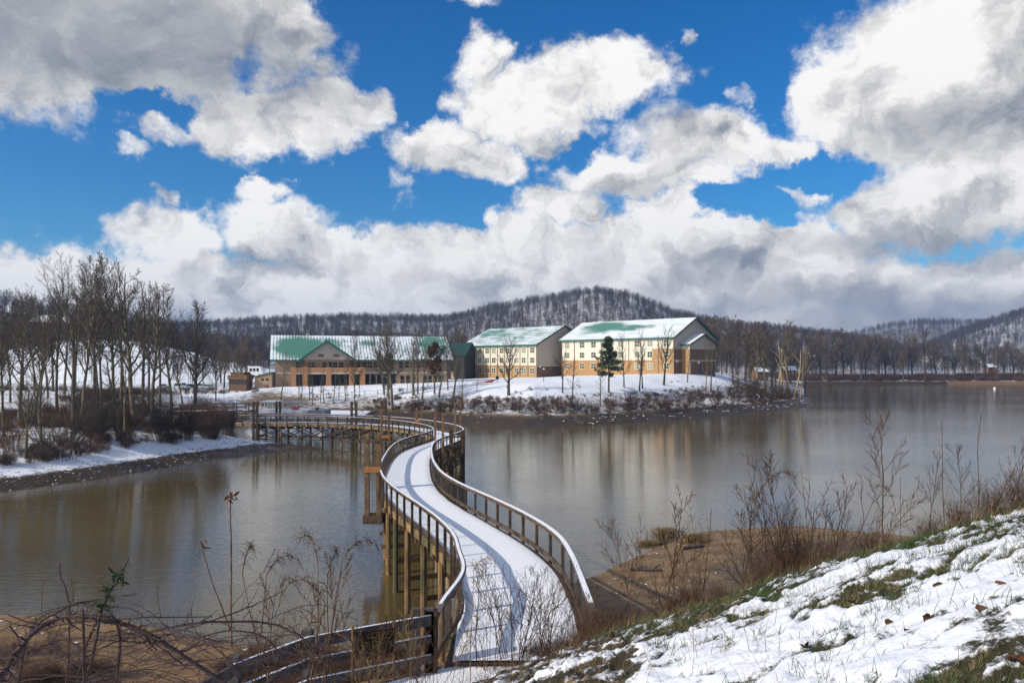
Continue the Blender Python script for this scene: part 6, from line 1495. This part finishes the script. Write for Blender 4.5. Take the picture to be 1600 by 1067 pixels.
# ---- grass on the near bank (one mass)
def blades(name, n, region, L0, L1, w_, mat, clump, seed, lie=0.5, bend=0.7):
    rng = np.random.default_rng(seed)
    x = rng.uniform(region[0], region[1], n); y = rng.uniform(region[2], region[3], n)
    m = (np.abs(x/y) < .75); x, y = x[m], y[m]; z, q = land(x, y, True); a, b_, c_ = lumps(x, y)
    m = clump(x, y, q, a, b_, c_, rng); x, y, z, c_ = x[m], y[m], z[m], c_[m]; n = len(x)
    az_ = rng.uniform(0, 6.28, n); d = np.stack([np.cos(az_), np.sin(az_), np.zeros(n)], -1); s_ = np.stack([-np.sin(az_+rng.normal(0, .6, n)), np.cos(az_), np.zeros(n)], -1)
    L = rng.uniform(L0, L1, n)[:, None]; t = rng.uniform(.1, lie, n)[:, None]; P0_ = np.stack([x, y, z+relief(a[m], b_[m], c_)-.005], -1); up = np.array([0, 0, 1.0])
    rows = []
    for k, (f, wf) in enumerate(((0, 1), (.4, .85), (.75, .55), (1.0, .08))):
        c0 = P0_ + up*L*f*np.sqrt(1-t*t)*(1-.35*bend*f*f) + d*L*(t*f+bend*.55*f*f)
        rows += [c0-s_*w_*wf/2, c0+s_*w_*wf/2]
    V = np.stack(rows, 1).reshape(-1, 3); i = np.arange(n)[:, None]*8
    F_ = np.concatenate([i+np.array([0,1,3,2]), i+np.array([2,3,5,4]), i+np.array([4,5,7,6])], 0)
    o = obj(name, mesh_np(name, V, F_, 4), mat); tag(o, kind='stuff'); return o
inb = lambda x, y, q: q['near'] & (q['hl'] > np.maximum(q['bench'], q['bch'])-.2)
cr = lambda x, y: pdist(x, y, CREST, False)
blades('grass', 900000, (-1.0, 10, 2.6, 14.5), .06, .20, .0042, M['grass'], lambda x, y, q, a, b_, c_, rng: inb(x, y, q) & (cr(x, y) < .3) & (x > 1.0+.9*a) & (rng.random(len(x)) < (.05+.50*c_**1.5)*sm(np.abs(a-.5)*-1+.5, .36, .5)), 31, .6, .7)
blades('crest_grass', 60000, (-1.0, 14, 5, 18), .06, .2, .005, M['grass'], lambda x, y, q, a, b_, c_, rng: inb(x, y, q) & (np.abs(cr(x, y)+.25) < .75) & (x > 3.9) & (rng.random(len(x)) < .22), 32, .6, .6)
blades('dry_grass', 60000, (-2.0, 14, 3, 18), .10, .34, .0045, M['grass_dry'], lambda x, y, q, a, b_, c_, rng: inb(x, y, q) & (rng.random(len(x)) < np.where(cr(x, y) > -1.2, .30, np.where((x < 2.2) & (y > 6), .10, .012))), 33, .95, .5)
blades('dead_stems', 42000, (-2.0, 14, 4, 19), .15, .5, .004, M['weed'], lambda x, y, q, a, b_, c_, rng: inb(x, y, q) & (rng.random(len(x)) < np.where(cr(x, y) > -.9, .35, np.where((x < 2.4) & (y > 6.5), .16, .006))), 34, .98, .35)
# ---- fallen leaves and things on the shore
def leaf_mesh(seed):
    rng = np.random.default_rng(seed); V = []; n = 7
    for i in range(n):
        t = i/(n-1); w_ = .028*math.sin(math.pi*(t*.92+.06))**.7*(1+.25*(i % 2))
        for s_ in (-1, -.5, 0, .5, 1): V.append((t*.11-.055, s_*w_, .022*abs(s_)**1.4+.018*math.sin(t*3.1)+rng.normal(0, .003)))
    i = np.arange(n-1)[:, None]*5+np.arange(4)[None, :]; return mesh_np('fallen_leaf', np.array(V), np.stack([i, i+1, i+6, i+5], -1).reshape(-1, 4), 4)
LM = [leaf_mesh(i) for i in range(4)]
for i, (px, py) in enumerate([(1332,952),(1330,1002),(1390,988),(1452,983),(1466,925),(1565,928),(1590,1052),(1260,1024),(1302,870),(1220,930),(1535,970),(1120,958),(1418,1000)]):
    b = hit(px, py, 2.2); o = obj('fallen_leaf', with_mat(LM[i % 4], M['leaf_rust']), None, None, b+Vector((0, 0, .045))); s_ = .8+.12*(i % 4); o.scale = (s_,)*3
    o.rotation_euler = (.5*math.sin(i*2.1), .5*math.cos(i*1.3), i*2.4); tag(o, 'curled brown leaf lying on the snow of the near bank', 'leaf', 'brown leaves fallen on the near snow')
def shore_bits():
    for px, py, w_, h, lab in ((1040, 838, 42, 16, 'tan grass clump standing in the shallows off the sandy spit'), (1012, 850, 26, 7, 'low flat grass clump left of the larger one in the shallows'), (1085, 848, 40, 16, 'tan grass clump on the tip of the sandy spit')):
        Y = hit(px, py, 20).y if py > 842 else 12600/(py-HZ); X = (px-800)/F*Y; z = max(gz(X, Y), 0.0)
        rng = np.random.default_rng(int(px)); n = 240; ww = w_/F*Y; hh = h/F*Y; bx_ = rng.normal(0, .28, n)*ww; by_ = rng.normal(0, .2, n)*ww
        br = [(np.array([[a, b, -.05], [a+rng.normal(0, .1)*ww*.4, b, hh*.6*rng.uniform(.6, 1.2)], [a+rng.normal(0, .35)*ww*.6, b+rng.normal(0, .2), hh*rng.uniform(.5, 1.0)]]), np.array([.014, .011, .004]), 0) for a, b in zip(bx_, by_)]
        o = obj('grass_clump', mesh_np('grass_clump', *tubes(br, lambda l: 3), 4), M['grass_dry'], None, (X, Y, z)); tag(o, lab, 'grass clump')
    for px, py, L, rz, lab in ((1085, 857, 1.3, .3, 'weathered log on the sandy spit before the grass clump'), (1010, 893, 1.6, -.3, 'split driftwood log lying on the sand near the boardwalk'), (1030, 850, .8, .1, 'dark stick of driftwood at the water edge of the spit')):
        b = hit(px, py, 20); pts = np.array([[-L/2, 0, .06], [-L/6, .05, .12], [L/4, -.03, .13], [L/2, .06, .10]]); br = [(pts, np.array([.09, .11, .09, .05]), 0), (np.array([[L/5, 0, .12], [L/3, .2, .25], [L/2.5, .3, .3]]), np.array([.05, .035, .015]), 1)]
        o = obj('driftwood', mesh_np('driftwood', *tubes(br, lambda l: 7), 4, True), M['wood_grey' if L > 1 else 'wood_dark'], None, b); o.rotation_euler.z = rz; tag(o, lab, 'driftwood')
shore_bits()

# ------------------------------------------------------------------ the winter air between here and the hills
def haze():
    mb = MB(); mb.box((0, 1355, 100.25), (14000, 2790, 209.5)); m = bpy.data.materials.new('haze_air'); m.use_nodes = True; t = NT(m.node_tree); t.n.clear()
    o = t.new('ShaderNodeOutputMaterial'); v = t.new('ShaderNodeVolumePrincipled'); v.inputs['Color'].default_value = (.42, .62, 1.0, 1); v.inputs['Density'].default_value = 0.00024; v.inputs['Anisotropy'].default_value = .2
    t.l.new(v.outputs[0], o.inputs['Volume']); tag(mb.build('haze', m), kind='stuff')
haze()
